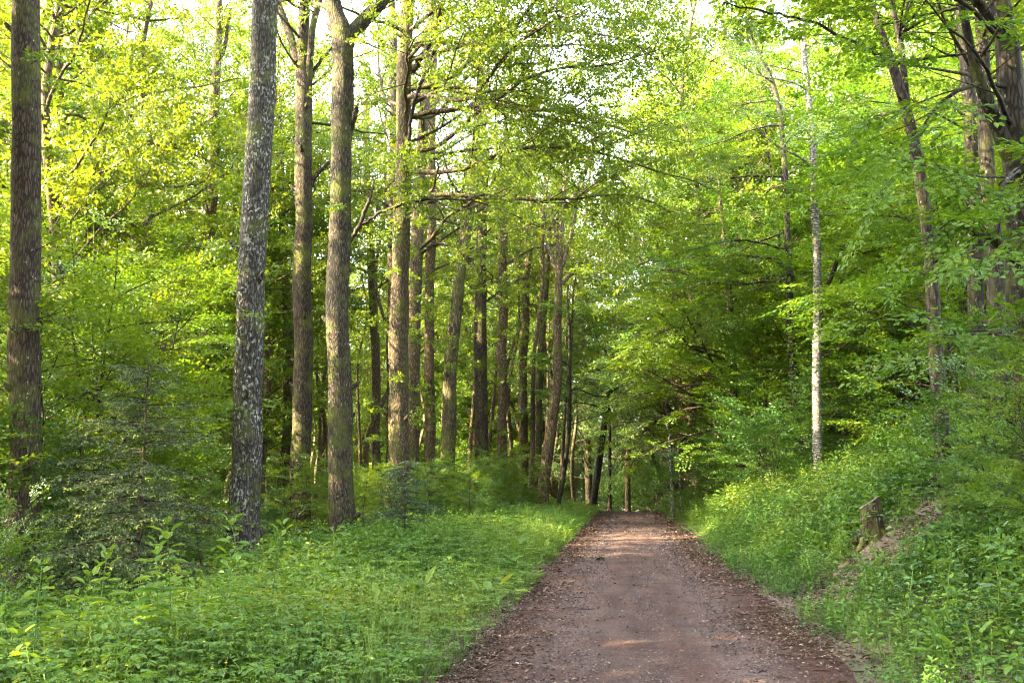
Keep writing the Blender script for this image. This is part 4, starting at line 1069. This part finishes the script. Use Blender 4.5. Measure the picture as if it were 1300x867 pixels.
def stone():
    bpy_v, f = [], []
    n, k = 7, 10
    rng = np.random.default_rng(3)
    p = P(763, 711, 20.2); s_, t_ = st(p[0], p[1]); z = float(g_st(0, t_)) + 0.03
    v = [[0, 0, -0.5]]
    for i in range(1, n):
        th = pi * i / n
        for j in range(k):
            ph = 2 * pi * j / k
            r = 1 + 0.22 * rng.normal()
            v.append([sin(th) * cos(ph) * r, sin(th) * sin(ph) * r * 0.8, -cos(th) * 0.6 * r])
    v.append([0, 0, 0.62]); v = np.array(v) * 0.085
    G = Geo()
    q = []
    for i in range(n - 2):
        for j in range(k):
            q.append([1 + i * k + j, 1 + i * k + (j + 1) % k, 1 + (i + 1) * k + (j + 1) % k, 1 + (i + 1) * k + j])
    G.add(v, np.array(q), np.full(len(q), .5), 0, False)
    G.tri(np.array([[0, 1 + (j + 1) % k, 1 + j] for j in range(k)]), 0)
    b0 = 1 + (n - 2) * k
    G.tri(np.array([[b0 + j, b0 + (j + 1) % k, len(v) - 1] for j in range(k)]), 0)
    o = G.build('stone', [M['bark_dark']])
    o.location = (p[0], p[1], z + 0.02)
    tag(o, 'small dark stone lying alone on the middle of the track', 'stone')
stone()

# ---------------------------------------------------------------- ground plants
def t_nettle(rng, h=0.6, leaf=0.085, tiers=8):
    B, A, N, L_, W = [], [], [], [], []
    le = rng.normal(0, 0.10, 2)
    top = np.array([le[0] * h, le[1] * h, h])
    B.append([0, 0, 0]); A.append(top); N.append([1, 0, 0]); L_.append(h); W.append(0.010)
    for i in range(tiers):
        f = 0.22 + 0.78 * i / (tiers - 1)
        p = top * f
        a0 = (i % 2) * pi / 2 + rng.normal(0, 0.3)
        l = leaf * (0.55 + 0.9 * sin(pi * min(f, 0.93)) ** 0.8) * rng.uniform(0.8, 1.2)
        for a in (a0, a0 + pi):
            dn = np.array([cos(a), sin(a), rng.uniform(-0.45, 0.25) if f < 0.9 else 0.7])
            B.append(p + np.array([cos(a), sin(a), 0.1]) * 0.02); A.append(dn)
            N.append(np.array([-cos(a) * dn[2] * -1, -sin(a) * dn[2] * -1, 1.0]) + rng.normal(0, 0.2, 3)); L_.append(l); W.append(l * rng.uniform(0.5, 0.66))
    return [np.array(x, float) for x in (B, A, N, L_, W)]

def t_elder(rng, h=0.30, leaf=0.052, stems=5):
    B, A, N, L_, W = [], [], [], [], []
    for s_ in range(stems):
        a = rng.uniform(0, 2 * pi); r = rng.uniform(0.03, 0.2); hh = h * rng.uniform(0.6, 1.25)
        top = np.array([cos(a) * r, sin(a) * r, hh])
        b0 = np.array([cos(a) * r * 0.2, sin(a) * r * 0.2, 0])
        B.append(b0); A.append(top - b0); N.append([1, 0.2, 0]); L_.append(np.linalg.norm(top - b0)); W.append(0.006)
        yaw = rng.uniform(0, 2 * pi)
        til = rng.normal(0, 0.18, 2)
        for b_ in (-1.0, 0, 1.0):
            bd = yaw + b_ * 1.0
            q = top + np.array([cos(bd), sin(bd), 0]) * 0.05
            for c in (-0.8, 0, 0.8):
                dd = bd + c
                B.append(q); A.append([cos(dd), sin(dd), -0.18 + til[0] * cos(dd) + til[1] * sin(dd)])
                N.append(np.array([0, 0, 1]) + rng.normal(0, 0.2, 3)); l = leaf * rng.uniform(0.7, 1.2); L_.append(l); W.append(l * 0.58)
    return [np.array(x, float) for x in (B, A, N, L_, W)]

def t_grass(rng, h=0.45, n=9):
    B, A, N, L_, W = [], [], [], [], []
    for i in range(n):
        a = rng.uniform(0, 2 * pi); t_ = rng.uniform(0.08, 0.5)
        b0 = rng.normal(0, 0.03, 3) * [1, 1, 0]
        l = h * rng.uniform(0.5, 1.1)
        d1 = np.array([cos(a) * t_, sin(a) * t_, 1.0]); d1 /= np.linalg.norm(d1)
        d2 = np.array([cos(a) * (t_ + 0.6), sin(a) * (t_ + 0.6), 0.75]); d2 /= np.linalg.norm(d2)
        B.append(b0); A.append(d1); N.append([cos(a), sin(a), 0.2]); L_.append(l * 0.62); W.append(0.007)
        B.append(b0 + d1 * l * 0.42); A.append(d2); N.append([cos(a), sin(a), 0.4]); L_.append(l * 0.6); W.append(0.007)
    return [np.array(x, float) for x in (B, A, N, L_, W)]

def t_bramble(rng, L=0.8, leaf=0.075):
    B, A, N, L_, W = [], [], [], [], []
    for s_ in range(3):
        a = rng.uniform(0, 2 * pi); p = np.zeros(3)
        d = np.array([cos(a) * 0.6, sin(a) * 0.6, 0.9])
        for i in range(7):
            d = d + np.array([cos(a) * 0.10, sin(a) * 0.10, -0.20]); d /= np.linalg.norm(d)
            q = p + d * L / 7
            B.append(p); A.append(d); N.append([0.1, 0, 1]); L_.append(L / 7 * 1.05); W.append(0.007)
            p = q
            if i > 0:
                sd_ = a + (pi / 2 if i % 2 else -pi / 2) * 0.8
                for c in (-0.75, 0, 0.75):
                    l = leaf * rng.uniform(0.75, 1.25)
                    B.append(p + np.array([cos(sd_), sin(sd_), 0.2]) * 0.04); A.append([cos(sd_ + c), sin(sd_ + c), rng.uniform(-0.3, 0.15)])
                    N.append(np.array([0, 0, 1]) + rng.normal(0, 0.22, 3)); L_.append(l); W.append(l * 0.66)
    return [np.array(x, float) for x in (B, A, N, L_, W)]

def t_fern(rng, L=0.75):
    B, A, N, L_, W = [], [], [], [], []
    for s_ in range(7):
        a = s_ * 0.9 + rng.uniform(-0.3, 0.3); p = np.zeros(3); h = np.array([cos(a), sin(a), 0])
        el = rng.uniform(0.9, 1.2); n = 16; l = L * rng.uniform(0.7, 1.1)
        for i in range(n):
            d = h * cos(el) + np.array([0, 0, sin(el)]); el -= 0.085
            B.append(p); A.append(d); N.append([0.1, 0, 1]); L_.append(l / n * 1.1); W.append(0.006)
            p = p + d * l / n
            if i > 2:
                w_ = 0.30 * l * sin(pi * (i / n) ** 0.75) + 0.01
                sd_ = np.array([-sin(a), cos(a), -0.12])
                for q in (-1, 1):
                    B.append(p); A.append(q * sd_ + d * 0.35 + [0, 0, -0.24 * (q < 0)]); N.append(np.cross(d, sd_) * -1 + [0, 0, 0.3]); L_.append(w_); W.append(max(w_ * 0.22, 0.012))
    return [np.array(x, float) for x in (B, A, N, L_, W)]

def t_dock(rng, leaf=0.24):
    B, A, N, L_, W = [], [], [], [], []
    for i in range(8):
        a = i * 2.4 + rng.uniform(-0.3, 0.3); e = rng.uniform(0.15, 1.1)
        d = np.array([cos(a) * cos(e), sin(a) * cos(e), sin(e)])
        st_ = rng.uniform(0.10, 0.26)
        b0 = np.array([cos(a), sin(a), 0]) * 0.02; top = b0 + (d + [0, 0, 0.5]) * st_
        B.append(b0); A.append(top - b0); N.append([1, 0.3, 0]); L_.append(np.linalg.norm(top - b0)); W.append(0.008)
        l = leaf * rng.uniform(0.6, 1.15)
        B.append(top); A.append([d[0], d[1], d[2] - 0.35]); N.append([-d[0] * 0.4, -d[1] * 0.4, 1]); L_.append(l); W.append(l * 0.45)
    return [np.array(x, float) for x in (B, A, N, L_, W)]

def t_sedge(rng, h=0.8):      # flowering grass: tall pale stalks with a loose head
    B, A, N, L_, W = [], [], [], [], []
    for i in range(4):
        a = rng.uniform(0, 2 * pi); t_ = rng.uniform(0.05, 0.25); l = h * rng.uniform(0.7, 1.15)
        d = np.array([cos(a) * t_, sin(a) * t_, 1.0]); d /= np.linalg.norm(d)
        b0 = rng.normal(0, 0.03, 3) * [1, 1, 0]
        B.append(b0); A.append(d); N.append([cos(a), sin(a), 0.2]); L_.append(l); W.append(0.004)
        for k in range(7):
            e = rng.normal(0, 0.5, 3); q = b0 + d * l * (0.78 + 0.03 * k)
            B.append(q); A.append(d + e); N.append(rng.normal(0, 1, 3)); L_.append(0.035); W.append(0.007)
    return [np.array(x, float) for x in (B, A, N, L_, W)]

rg = np.random.default_rng(77)
TPL = {'nettle': [t_nettle(rg) for _ in range(6)], 'elder': [t_elder(rg) for _ in range(6)], 'grass': [t_grass(rg) for _ in range(6)], 'bramble': [t_bramble(rg) for _ in range(6)], 'fern': [t_fern(rg) for _ in range(4)], 'dock': [t_dock(rg) for _ in range(5)], 'sedge': [t_sedge(rg) for _ in range(5)]}

def scatter(geo, kind, pos, scl, mi, oval, nrm=None, lean=0.12):
    T = TPL[kind]; m = len(pos)
    pick = rg.integers(0, len(T), m); yaw = rg.uniform(0, 2 * pi, m)
    c, s_ = np.cos(yaw), np.sin(yaw)
    R = np.zeros((m, 3, 3)); R[:, 0, 0] = c; R[:, 0, 1] = -s_; R[:, 1, 0] = s_; R[:, 1, 1] = c; R[:, 2, 2] = 1
    tl = rg.normal(0, lean, (m, 2)); R[:, 0, 2] = tl[:, 0]; R[:, 1, 2] = tl[:, 1]
    pr = np.clip(rg.normal(0.0, 0.13, m) + 0.12 + 0.72 * vnoise(pos[:, 0] * 0.55, pos[:, 1] * 0.35, 91), 0, 1)
    for k, t in enumerate(T):
        q = np.where(pick == k)[0]
        if not len(q): continue
        B = (np.einsum('mij,nj->mni', R[q], t[0]) * scl[q][:, None, None] + pos[q][:, None, :]).reshape(-1, 3)
        A = np.einsum('mij,nj->mni', R[q], norm(t[1])).reshape(-1, 3)
        N = np.einsum('mij,nj->mni', R[q], norm(t[2])).reshape(-1, 3)
        n = len(t[3])
        Ln = (t[3][None] * scl[q][:, None]).ravel(); Wd = (t[4][None] * scl[q][:, None]).ravel()
        rnd = np.clip(np.repeat(pr[q], n) + rg.normal(0, 0.13, n * len(q)), 0, 1)
        geo.leaves(B, A + rg.normal(0, 0.08, A.shape), N, Ln, Wd, rnd, mi, oval)

def area(smin, smax, tmin, tmax, per_m2, pad=1.5):
    n = int((smax - smin) * (tmax - tmin) * per_m2)
    s = rg.uniform(smin, smax, n); t = rg.uniform(tmin, tmax, n)
    x, y = xy(s, t)
    k = (np.abs(x) < y * 0.53 + pad) & (y > 4.5)
    return s[k], t[k], x[k], y[k]

def ground_pos(s, t, x, y): return np.stack([x, y, g_st(s, t) - 0.01], -1)

def cover_left():
    G = Geo(); GG = Geo()
    for (t0, t1, dm, sc0, ov) in ((4.5, 16, 1.0, 1.0, True), (16, 30, 0.75, 1.12, True), (30, 62, 0.45, 1.4, False)):
        # low ground elder by the track, taller nettles behind
        s, t, x, y = area(-7.5, -1.55, t0, t1, 32 * dm)
        edge = 1.64 + 0.26 * (vnoise(t * 0.55, t * 0, 11) - 0.5) + 0.22 * (vnoise(t * 1.6, s, 31) - 0.4)
        k = (-s > edge) & (rg.random(len(s)) < np.where(-s < 4.2, 1.0, 0.45))
        s, t, x, y = s[k], t[k], x[k], y[k]
        scatter(G, 'elder', ground_pos(s, t, x, y), sc0 * rg.uniform(0.7, 1.25, len(s)) * np.clip(0.7 + (-s - 1.7) * 0.3, 0.7, 1.25), 1, ov)
        s, t, x, y = area(-9, -1.9, t0, t1, 20 * dm)
        pch = vnoise(s * 0.7, t * 0.45, 41)
        k = rg.random(len(s)) < np.clip((-s - 1.8) / 1.8, 0.08, 1) * np.clip(pch * 1.7 - 0.15, 0.1, 1) * np.where(-s > 6, 0.5, 1)
        s, t, x, y = s[k], t[k], x[k], y[k]
        scatter(G, 'nettle', ground_pos(s, t, x, y), sc0 * rg.uniform(0.55, 1.15, len(s)) * np.clip(0.6 + (-s - 2) * 0.18, 0.6, 1.1), 1, ov)
        s, t, x, y = area(-5.5, -1.5, t0, t1, 52 * dm)
        k = (-s > 1.58 + 0.2 * vnoise(t * 1.5, t * 0, 51)) & (rg.random(len(s)) < np.clip(vnoise(s * 0.8, t * 0.6, 52) * 1.6 - 0.2, 0.15, 1))
        s, t, x, y = s[k], t[k], x[k], y[k]
        scatter(GG, 'grass', ground_pos(s, t, x, y), sc0 * rg.uniform(0.5, 1.2, len(s)) * np.clip(0.45 + (-s - 1.6) * 0.4, 0.45, 1.0), 0, False)
    for kd, a0, a1, dn, k0, k1, mi in (('fern', -8, -2.8, 0.35, 0.7, 1.2, 1), ('dock', -6, -1.7, 0.8, 0.6, 1.2, 1), ('fern', -16, -6, 0.35, 0.8, 1.4, 1)):
        s, t, x, y = area(a0, a1, 5, 45, dn)
        scatter(G, kd, ground_pos(s, t, x, y), rg.uniform(k0, k1, len(s)), mi, True)
    s, t, x, y = area(-6, -1.8, 6, 50, 12)
    k = rg.random(len(s)) < np.clip(vnoise(s * 0.5, t * 0.3, 57) * 2 - 0.6, 0.05, 1); s, t, x, y = s[k], t[k], x[k], y[k]
    scatter(GG, 'sedge', ground_pos(s, t, x, y), rg.uniform(0.6, 1.1, len(s)), 0, False)
    s, t, x, y = area(-24, -7, 12, 70, 2.6)
    scatter(G, 'bramble', ground_pos(s, t, x, y), rg.uniform(0.8, 1.6, len(s)), 1, False)
    o = G.build('undergrowth', [M['twig'], M['herb']]); tag(o, 'nettles and ground elder along the left verge', 'undergrowth', kind='stuff')
    o = GG.build('grass', [M['grass']]); tag(o, 'thin grass blades among the left verge herbs', 'grass', kind='stuff')

SX, SY = P(1110, 676, 15.5)[0], 15.5
def open_soil(s, t, x, y, p=1.0):
    ramp_ = (np.abs(t - 13.4 - (s - 2) * 0.75) < 0.85 + 0.5 * (vnoise(s * 2, t * 2, 66) - 0.5)) & (s < 4.6)
    near = (np.abs(x - SX * y / SY) < 0.30) & (y > SY - 2.0) & (y < SY + 0.5)
    beside = (np.abs(x - SX - 0.8 + 0.8 * (vnoise(x * 3, y * 3, 67) - 0.5)) < 0.55) & (np.abs(y - SY - 0.5) < 0.6)
    return ~((ramp_ | near | beside) & (rg.random(len(s)) < p))

def cover_right():
    G = Geo(); GG = Geo()
    for (t0, t1, dm, sc0, ov) in ((4.5, 16, 1.0, 1.0, True), (16, 30, 0.65, 1.25, True), (30, 62, 0.36, 1.65, False)):
        s, t, x, y = area(1.6, 10, t0, t1, 34 * dm, 2.5)
        edge = 1.72 + 0.30 * (vnoise(t * 0.55, t * 0, 13) - 0.5) + 0.35 * (vnoise(t * 1.3, s, 33) - 0.3)
        soil = vnoise(s * 0.55 + 3, t * 0.42, 61)     # bare patches of soil
        k = (s > edge) & ((soil < 0.78) | (t > 22) | (s < 3))
        # a bare ramp of litter comes down beside the stump
        k &= open_soil(s, t, x, y, 0.96)
        s, t, x, y = s[k], t[k], x[k], y[k]
        scatter(G, 'nettle', ground_pos(s, t, x, y), sc0 * rg.uniform(0.5, 1.1, len(s)) * np.clip(0.5 + (s - 1.7) * 0.35, 0.5, 1.0), 1, ov, lean=0.2)
        s, t, x, y = area(1.6, 9, t0, t1, 20 * dm, 2.5)
        k = (s > 1.85) & ((vnoise(s * 0.55 + 3, t * 0.42, 61) < 0.80) | (t > 22)) & open_soil(s, t, x, y)
        s, t, x, y = s[k], t[k], x[k], y[k]
        scatter(G, 'bramble', ground_pos(s, t, x, y), sc0 * rg.uniform(0.6, 1.1, len(s)) * np.clip(0.5 + (s - 1.9) * 0.3, 0.5, 1), 2, ov, lean=0.2)
        s, t, x, y = area(1.7, 6, t0, t1, 12 * dm, 2.5)
        k = open_soil(s, t, x, y, 0.9); s, t, x, y = s[k], t[k], x[k], y[k]
        scatter(GG, 'grass', ground_pos(s, t, x, y), sc0 * rg.uniform(0.4, 1.0, len(s)) * np.clip(0.4 + (s - 1.7) * 0.4, 0.3, 1), 0, False)
    for kd, dn, k0, k1, mi in (('fern', 0.5, 0.7, 1.2, 2), ('dock', 0.7, 0.6, 1.2, 1)):
        s, t, x, y = area(3.4 if kd == 'fern' else 2.2, 9, 5, 45, dn)
        k = open_soil(s, t, x, y); s, t, x, y = s[k], t[k], x[k], y[k]
        scatter(G, kd, ground_pos(s, t, x, y), rg.uniform(k0, k1, len(s)), mi, True)
    s, t, x, y = area(1.9, 7, 6, 50, 2.5)
    k = open_soil(s, t, x, y); s, t, x, y = s[k], t[k], x[k], y[k]
    scatter(GG, 'sedge', ground_pos(s, t, x, y), rg.uniform(0.5, 1.0, len(s)), 0, False)
    s, t, x, y = area(9, 30, 14, 70, 2.6)
    scatter(G, 'bramble', ground_pos(s, t, x, y), rg.uniform(0.8, 1.6, len(s)), 1, False)
    o = G.build('undergrowth', [M['twig'], M['herb'], M['herb_dark']]); tag(o, 'nettles and brambles covering the right bank', 'undergrowth', kind='stuff')
    o = GG.build('grass', [M['grass']]); tag(o, 'thin grass blades at the foot of the right bank', 'grass', kind='stuff')
cover_left(); cover_right()

def litter():
    G = Geo()
    def put(s, t, ln):
        x, y = xy(s, t); n = len(s)
        z = np.where(np.abs(s) < 1.7, g_st(s * 0, t) + 0.012 + 0.035 * (1 - (s / 1.7) ** 2).clip(0) + 0.004, g_st(s, t) + 0.008)
        a = rg.uniform(0, 2 * pi, n)
        B = np.stack([x, y, z + rg.uniform(0, 0.012, n)], -1)
        A = np.stack([np.cos(a), np.sin(a), rg.normal(0, 0.22, n)], -1)
        N = np.stack([rg.normal(0, 0.35, n), rg.normal(0, 0.35, n), np.ones(n)], -1)
        l = ln * rg.uniform(0.5, 1.25, n)
        G.leaves(B, A, N, l, l * rg.uniform(0.35, 0.65, n), np.clip(rg.normal(0.45, 0.27, n), 0, 1), 0, True, fold=0.3)
    for sg in (-1, 1):
        for (t0, t1, n, ln) in ((5, 14, 7500, 0.042), (14, 26, 6500, 0.055), (26, 56, 6000, 0.085)):
            s = sg * (1.66 - np.abs(rg.normal(0, 0.46, n)) * (0.4 + 1.2 * vnoise(np.arange(n) * 0.0, rg.random(n) * 40, 75)) + 0.45 * rg.random(n) ** 2); t = rg.uniform(t0, t1, n)
            k = (rg.random(n) < np.clip(vnoise(t * 0.7, s * 0.7, 71) * 1.7 - 0.15, 0.1, 1))
            put(s[k], t[k], ln)
    s = rg.uniform(-1.6, 1.6, 6500); t = 5 + 50 * rg.random(6500) ** 1.3; k = rg.random(6500) < np.clip(vnoise(s * 0.9, t * 0.5, 73) * 2 - 0.5, 0.05, 1); put(s[k], t[k], 0.034)
    n = 900; s = rg.choice([-1, 1], n) * (1.75 - np.abs(rg.normal(0, 0.5, n))); t = 5 + 30 * rg.random(n) ** 1.4
    x, y = xy(s, t); z = g_st(s * 0, t) + 0.03; a = rg.uniform(0, 2 * pi, n)
    l = rg.uniform(0.06, 0.28, n)
    G.leaves(np.stack([x, y, z], -1), np.stack([np.cos(a), np.sin(a), rg.normal(0, 0.05, n)], -1), np.tile([0, 0, 1.0], (n, 1)), l, np.full(n, 0.009), rg.uniform(0, 0.5, n), 0, True, fold=0.5)
    s = rg.uniform(1.7, 8, 14000); t = rg.uniform(6, 26, 14000); put(s, t, 0.065)
    s = 2 + 3.6 * rg.random(2600); t = 13.4 + (s - 2) * 0.75 + rg.normal(0, 0.5, 2600); put(s, t, 0.06)
    s = rg.uniform(-12, -4, 5000); t = rg.uniform(9, 30, 5000); put(s, t, 0.07)
    o = G.build('leaf_litter', [M['litter']]); tag(o, 'dry brown fallen leaves along the track edges and bank', 'litter', kind='stuff')
litter()

def pebbles():
    G = Geo()
    n = 30000
    s = rg.uniform(-1.6, 1.6, n); t = 5 + 40 * rg.random(n) ** 1.8
    x, y = xy(s, t); z = g_st(s * 0, t) + 0.012 + 0.035 * (1 - (s / 1.7) ** 2).clip(0) - 0.008
    r = (0.004 + 0.011 * rg.random(n) ** 2.5) * (1 + t / 35)
    o8 = np.array([[1, 0, 0], [0, 1, 0], [-1, 0, 0], [0, -1, 0], [0, 0, 0.8], [0, 0, -0.8]], float)
    v = o8[None] * (r[:, None, None] * rg.uniform(0.6, 1.3, (n, 6, 1)))
    a = rg.uniform(0, 2 * pi, n); c, q = np.cos(a)[:, None], np.sin(a)[:, None]
    v = np.stack([v[..., 0] * c - v[..., 1] * q, v[..., 0] * q + v[..., 1] * c, v[..., 2]], -1) + np.stack([x, y, z], -1)[:, None, :]
    i = np.arange(n)[:, None, None] * 6
    f = (i + np.array([[0, 1, 4], [1, 2, 4], [2, 3, 4], [3, 0, 4], [1, 0, 5], [2, 1, 5], [3, 2, 5], [0, 3, 5]])[None]).reshape(-1, 3)
    G.v.append(v.reshape(-1, 3)); G.n += n * 6
    G.f.append(f); G.rn.append(np.repeat(rg.random(n), 8)); G.mi.append(np.zeros(len(f))); G.sm.append(np.zeros(len(f), bool))
    m, nn = new_mat('pebble'); L = nn.links.new
    out = nn.nodes.new('ShaderNodeOutputMaterial'); pr = nn.nodes.new('ShaderNodeBsdfPrincipled'); at = nn.nodes.new('ShaderNodeAttribute'); at.attribute_name = 'rnd'
    r_ = ramp(nn, [(0, (0.03, 0.02, 0.017)), (0.7, (0.075, 0.052, 0.046)), (1, (0.14, 0.11, 0.10))]); L(at.outputs['Fac'], r_.inputs[0]); L(r_.outputs[0], pr.inputs['Base Color']); pr.inputs['Roughness'].default_value = 0.85; L(pr.outputs[0], out.inputs[0])
    o = G.build('gravel', [m]); tag(o, 'loose small gravel stones on the track', 'gravel', kind='stuff')
pebbles()

def flowers():
    G = Geo()
    s, t, x, y = area(-4.6, -1.75, 5.5, 14, 4.0)
    k = rg.random(len(s)) < np.clip(vnoise(s, t * 0.6, 81) * 2 - 0.7, 0, 1)
    s, t, x, y = s[k], t[k], x[k], y[k]
    h = rg.uniform(0.25, 0.55, len(s)) * np.clip(0.5 + (-s - 1.7) * 0.5, 0.5, 1.0)
    b0 = ground_pos(s, t, x, y); top = b0 + np.stack([rg.normal(0, 0.04, len(s)), rg.normal(0, 0.04, len(s)), h], -1)
    G.leaves(b0, top - b0, np.tile([1, 0.2, 0.0], (len(s), 1)), np.linalg.norm(top - b0, axis=1), np.full(len(s), 0.005), np.full(len(s), 0.4), 1, False)
    for q in range(5):
        a = q * 2 * pi / 5
        A = np.tile([cos(a), sin(a), 0.45], (len(s), 1)); G.leaves(top, A, np.tile([0, 0, 1.0], (len(s), 1)), np.full(len(s), 0.014), np.full(len(s), 0.013), rg.random(len(s)), 0, False)
    o = G.build('buttercup_flowers', [M['flower'], M['herb']]); tag(o, 'tiny yellow buttercups dotted through the left verge', 'flowers', kind='stuff')
flowers()

# tall single herbs in the foreground
def tall_herb(px, d, h, seed, label, leaf=0.15, mat='herb'):
    rng = np.random.default_rng(seed); h = h * 1.3
    p = P(px, 700, d); gz = float(g(p[0], d))
    root = empty('tall_herb', (p[0], d, gz)); tag(root, label, 'plant', 'tall herbs standing above the verge')
    le = rng.normal(0, 0.2, 2)
    pts = smooth_path([[0, 0, -0.03], [le[0] * 0.3, le[1] * 0.3, h * 0.5], [le[0], le[1], h]], 10)
    S = Geo(); S.tube(pts, np.linspace(0.007, 0.003, 10), 6, 0, 0); S.build('stem', [M['herb']], root)
    B, A, N, Ln, W = [], [], [], [], []
    k = int(h / 0.075)
    for i in range(k):
        f = 0.3 + 0.7 * i / (k - 1)
        q = pts[min(int(f * 9), 9)] * 1.0
        q = pts[0] + (pts[-1] - pts[0]) * f
        a0 = (i % 2) * pi / 2 + rng.normal(0, 0.25)
        l = leaf * (0.5 + 0.7 * sin(pi * min(f, 0.92)) ** 0.7) * rng.uniform(0.8, 1.2)
        for a in (a0, a0 + pi):
            dn = np.array([cos(a), sin(a), rng.uniform(-0.3, 0.2) if f < 0.88 else rng.uniform(0.4, 0.9)])
            B.append(q + np.array([cos(a), sin(a), 0.3]) * 0.03); A.append(dn); N.append(np.array([cos(a) * -dn[2], sin(a) * -dn[2], 1.0]) + rng.normal(0, 0.2, 3)); Ln.append(l); W.append(l * 0.46)
    G = Geo()
    # finer leaves: two segments so that they bend
    B, A, N, Ln, W = map(np.array, (B, A, N, Ln, W)); A = norm(A)
    G.leaves(B, A, N, Ln, W, rng.uniform(0.1, 0.7, len(B)), 0, True, fold=0.22)
    G.build('leaves', [M[mat]], root)
for i, (px, d, h, lb) in enumerate([(345, 10.5, 0.95, 'tall leafy stem standing before the foot of the lichen spotted trunk'), (318, 10.2, 1.0, 'tall broad leaved stem left beside the one before the lichen trunk'), (290, 9.6, 0.75, 'shorter herb in front of the lichen trunk, left of the tall stems'), (222, 8.6, 0.95, 'tall pale leaved herb in front of the grey green spruce'), (205, 8.8, 0.85, 'herb with drooping leaves just left of the pale leaved herb'), (95, 8.2, 0.75, 'bright herb rising from the lower left corner, below the spruce'), (50, 7.9, 0.8, 'broad leaved herb at the lower left corner near the edge'), (128, 8.8, 0.8, 'slender herb between the corner herb and the spruce foot'), (270, 9.0, 0.7, 'small upright herb right of the pale leaved herb'), (410, 9.2, 0.62, 'lone broad herb in the low verge below the heavy armed trunk')]):
    tall_herb(px, d, h, 500 + i, lb)
for i, (px, d, h, lb) in enumerate([(1195, 8.6, 0.8, 'upright nettle stem at the lower right, tallest above the bank herbs'), (1145, 9.0, 0.6, 'slim nettle on the bank foot left of the tallest stem'), (1262, 8.4, 0.75, 'nettle with toothed leaves near the lower right corner')]):
    tall_herb(px, d, h, 520 + i, lb, 0.11, 'herb_dark')

# ---------------------------------------------------------------- labels for the trees that fill the wood
KW = {'pole': ('thin stemmed tree', 'tree'), 'oak': ('slender leafy oak', 'tree'), 'pale': ('tall pale tree', 'tree'), 'beech': ('spreading layered beech', 'tree'), 'sapling': ('young beech sapling', 'sapling'), 'bush': ('low leafy bush', 'bush'), 'multi': ('many stemmed sapling', 'sapling'), 'spruce_tall': ('dark spruce', 'spruce'), 'spruce_young': ('young spruce', 'spruce'), 'fir_small': ('small fir', 'fir'), 'spruce_dead': ('dead spruce', 'spruce')}
HS = sorted(HEROES)
cells = {}
for o, kind, x, y in PLACED:
    px, _ = to_px(np.array([x, y, float(g(x, y)) + 2.0]))
    i = int(np.argmin([abs(h[0] - px) for h in HS]))
    cells.setdefault((kind, i, px > HS[i][0]), []).append((y, o))
ORD = ['nearest', 'second nearest', 'third nearest', 'fourth nearest', 'fifth nearest', 'sixth nearest', 'seventh nearest', 'eighth nearest', 'ninth nearest', 'tenth nearest']
for (kind, i, right), lst in cells.items():
    lst.sort(key=lambda a: a[0])
    nm, cat = KW[kind]
    for k, (y, o) in enumerate(lst):
        rank = '' if len(lst) == 1 else ('farthest ' if k == len(lst) - 1 else ORD[min(k, 9)] + ' ')
        o['label'] = f"{rank}{nm} just {'right' if right else 'left'} of the {HS[i][1]}"
        o['category'] = cat
        o['group'] = {'pole': 'thin stems deep in the wood', 'oak': 'oaks filling the wood', 'pale': 'pale trees in the background', 'beech': 'beeches in the understorey', 'sapling': 'saplings in the understorey', 'bush': 'bushes under the trees', 'spruce_tall': 'spruces beyond the crest'}.get(kind, 'young trees')

# the prototypes themselves are not part of the wood
for v in PR.values():
    for root in v:
        for ch in list(root.children): bpy.data.objects.remove(ch)
        bpy.data.objects.remove(root)
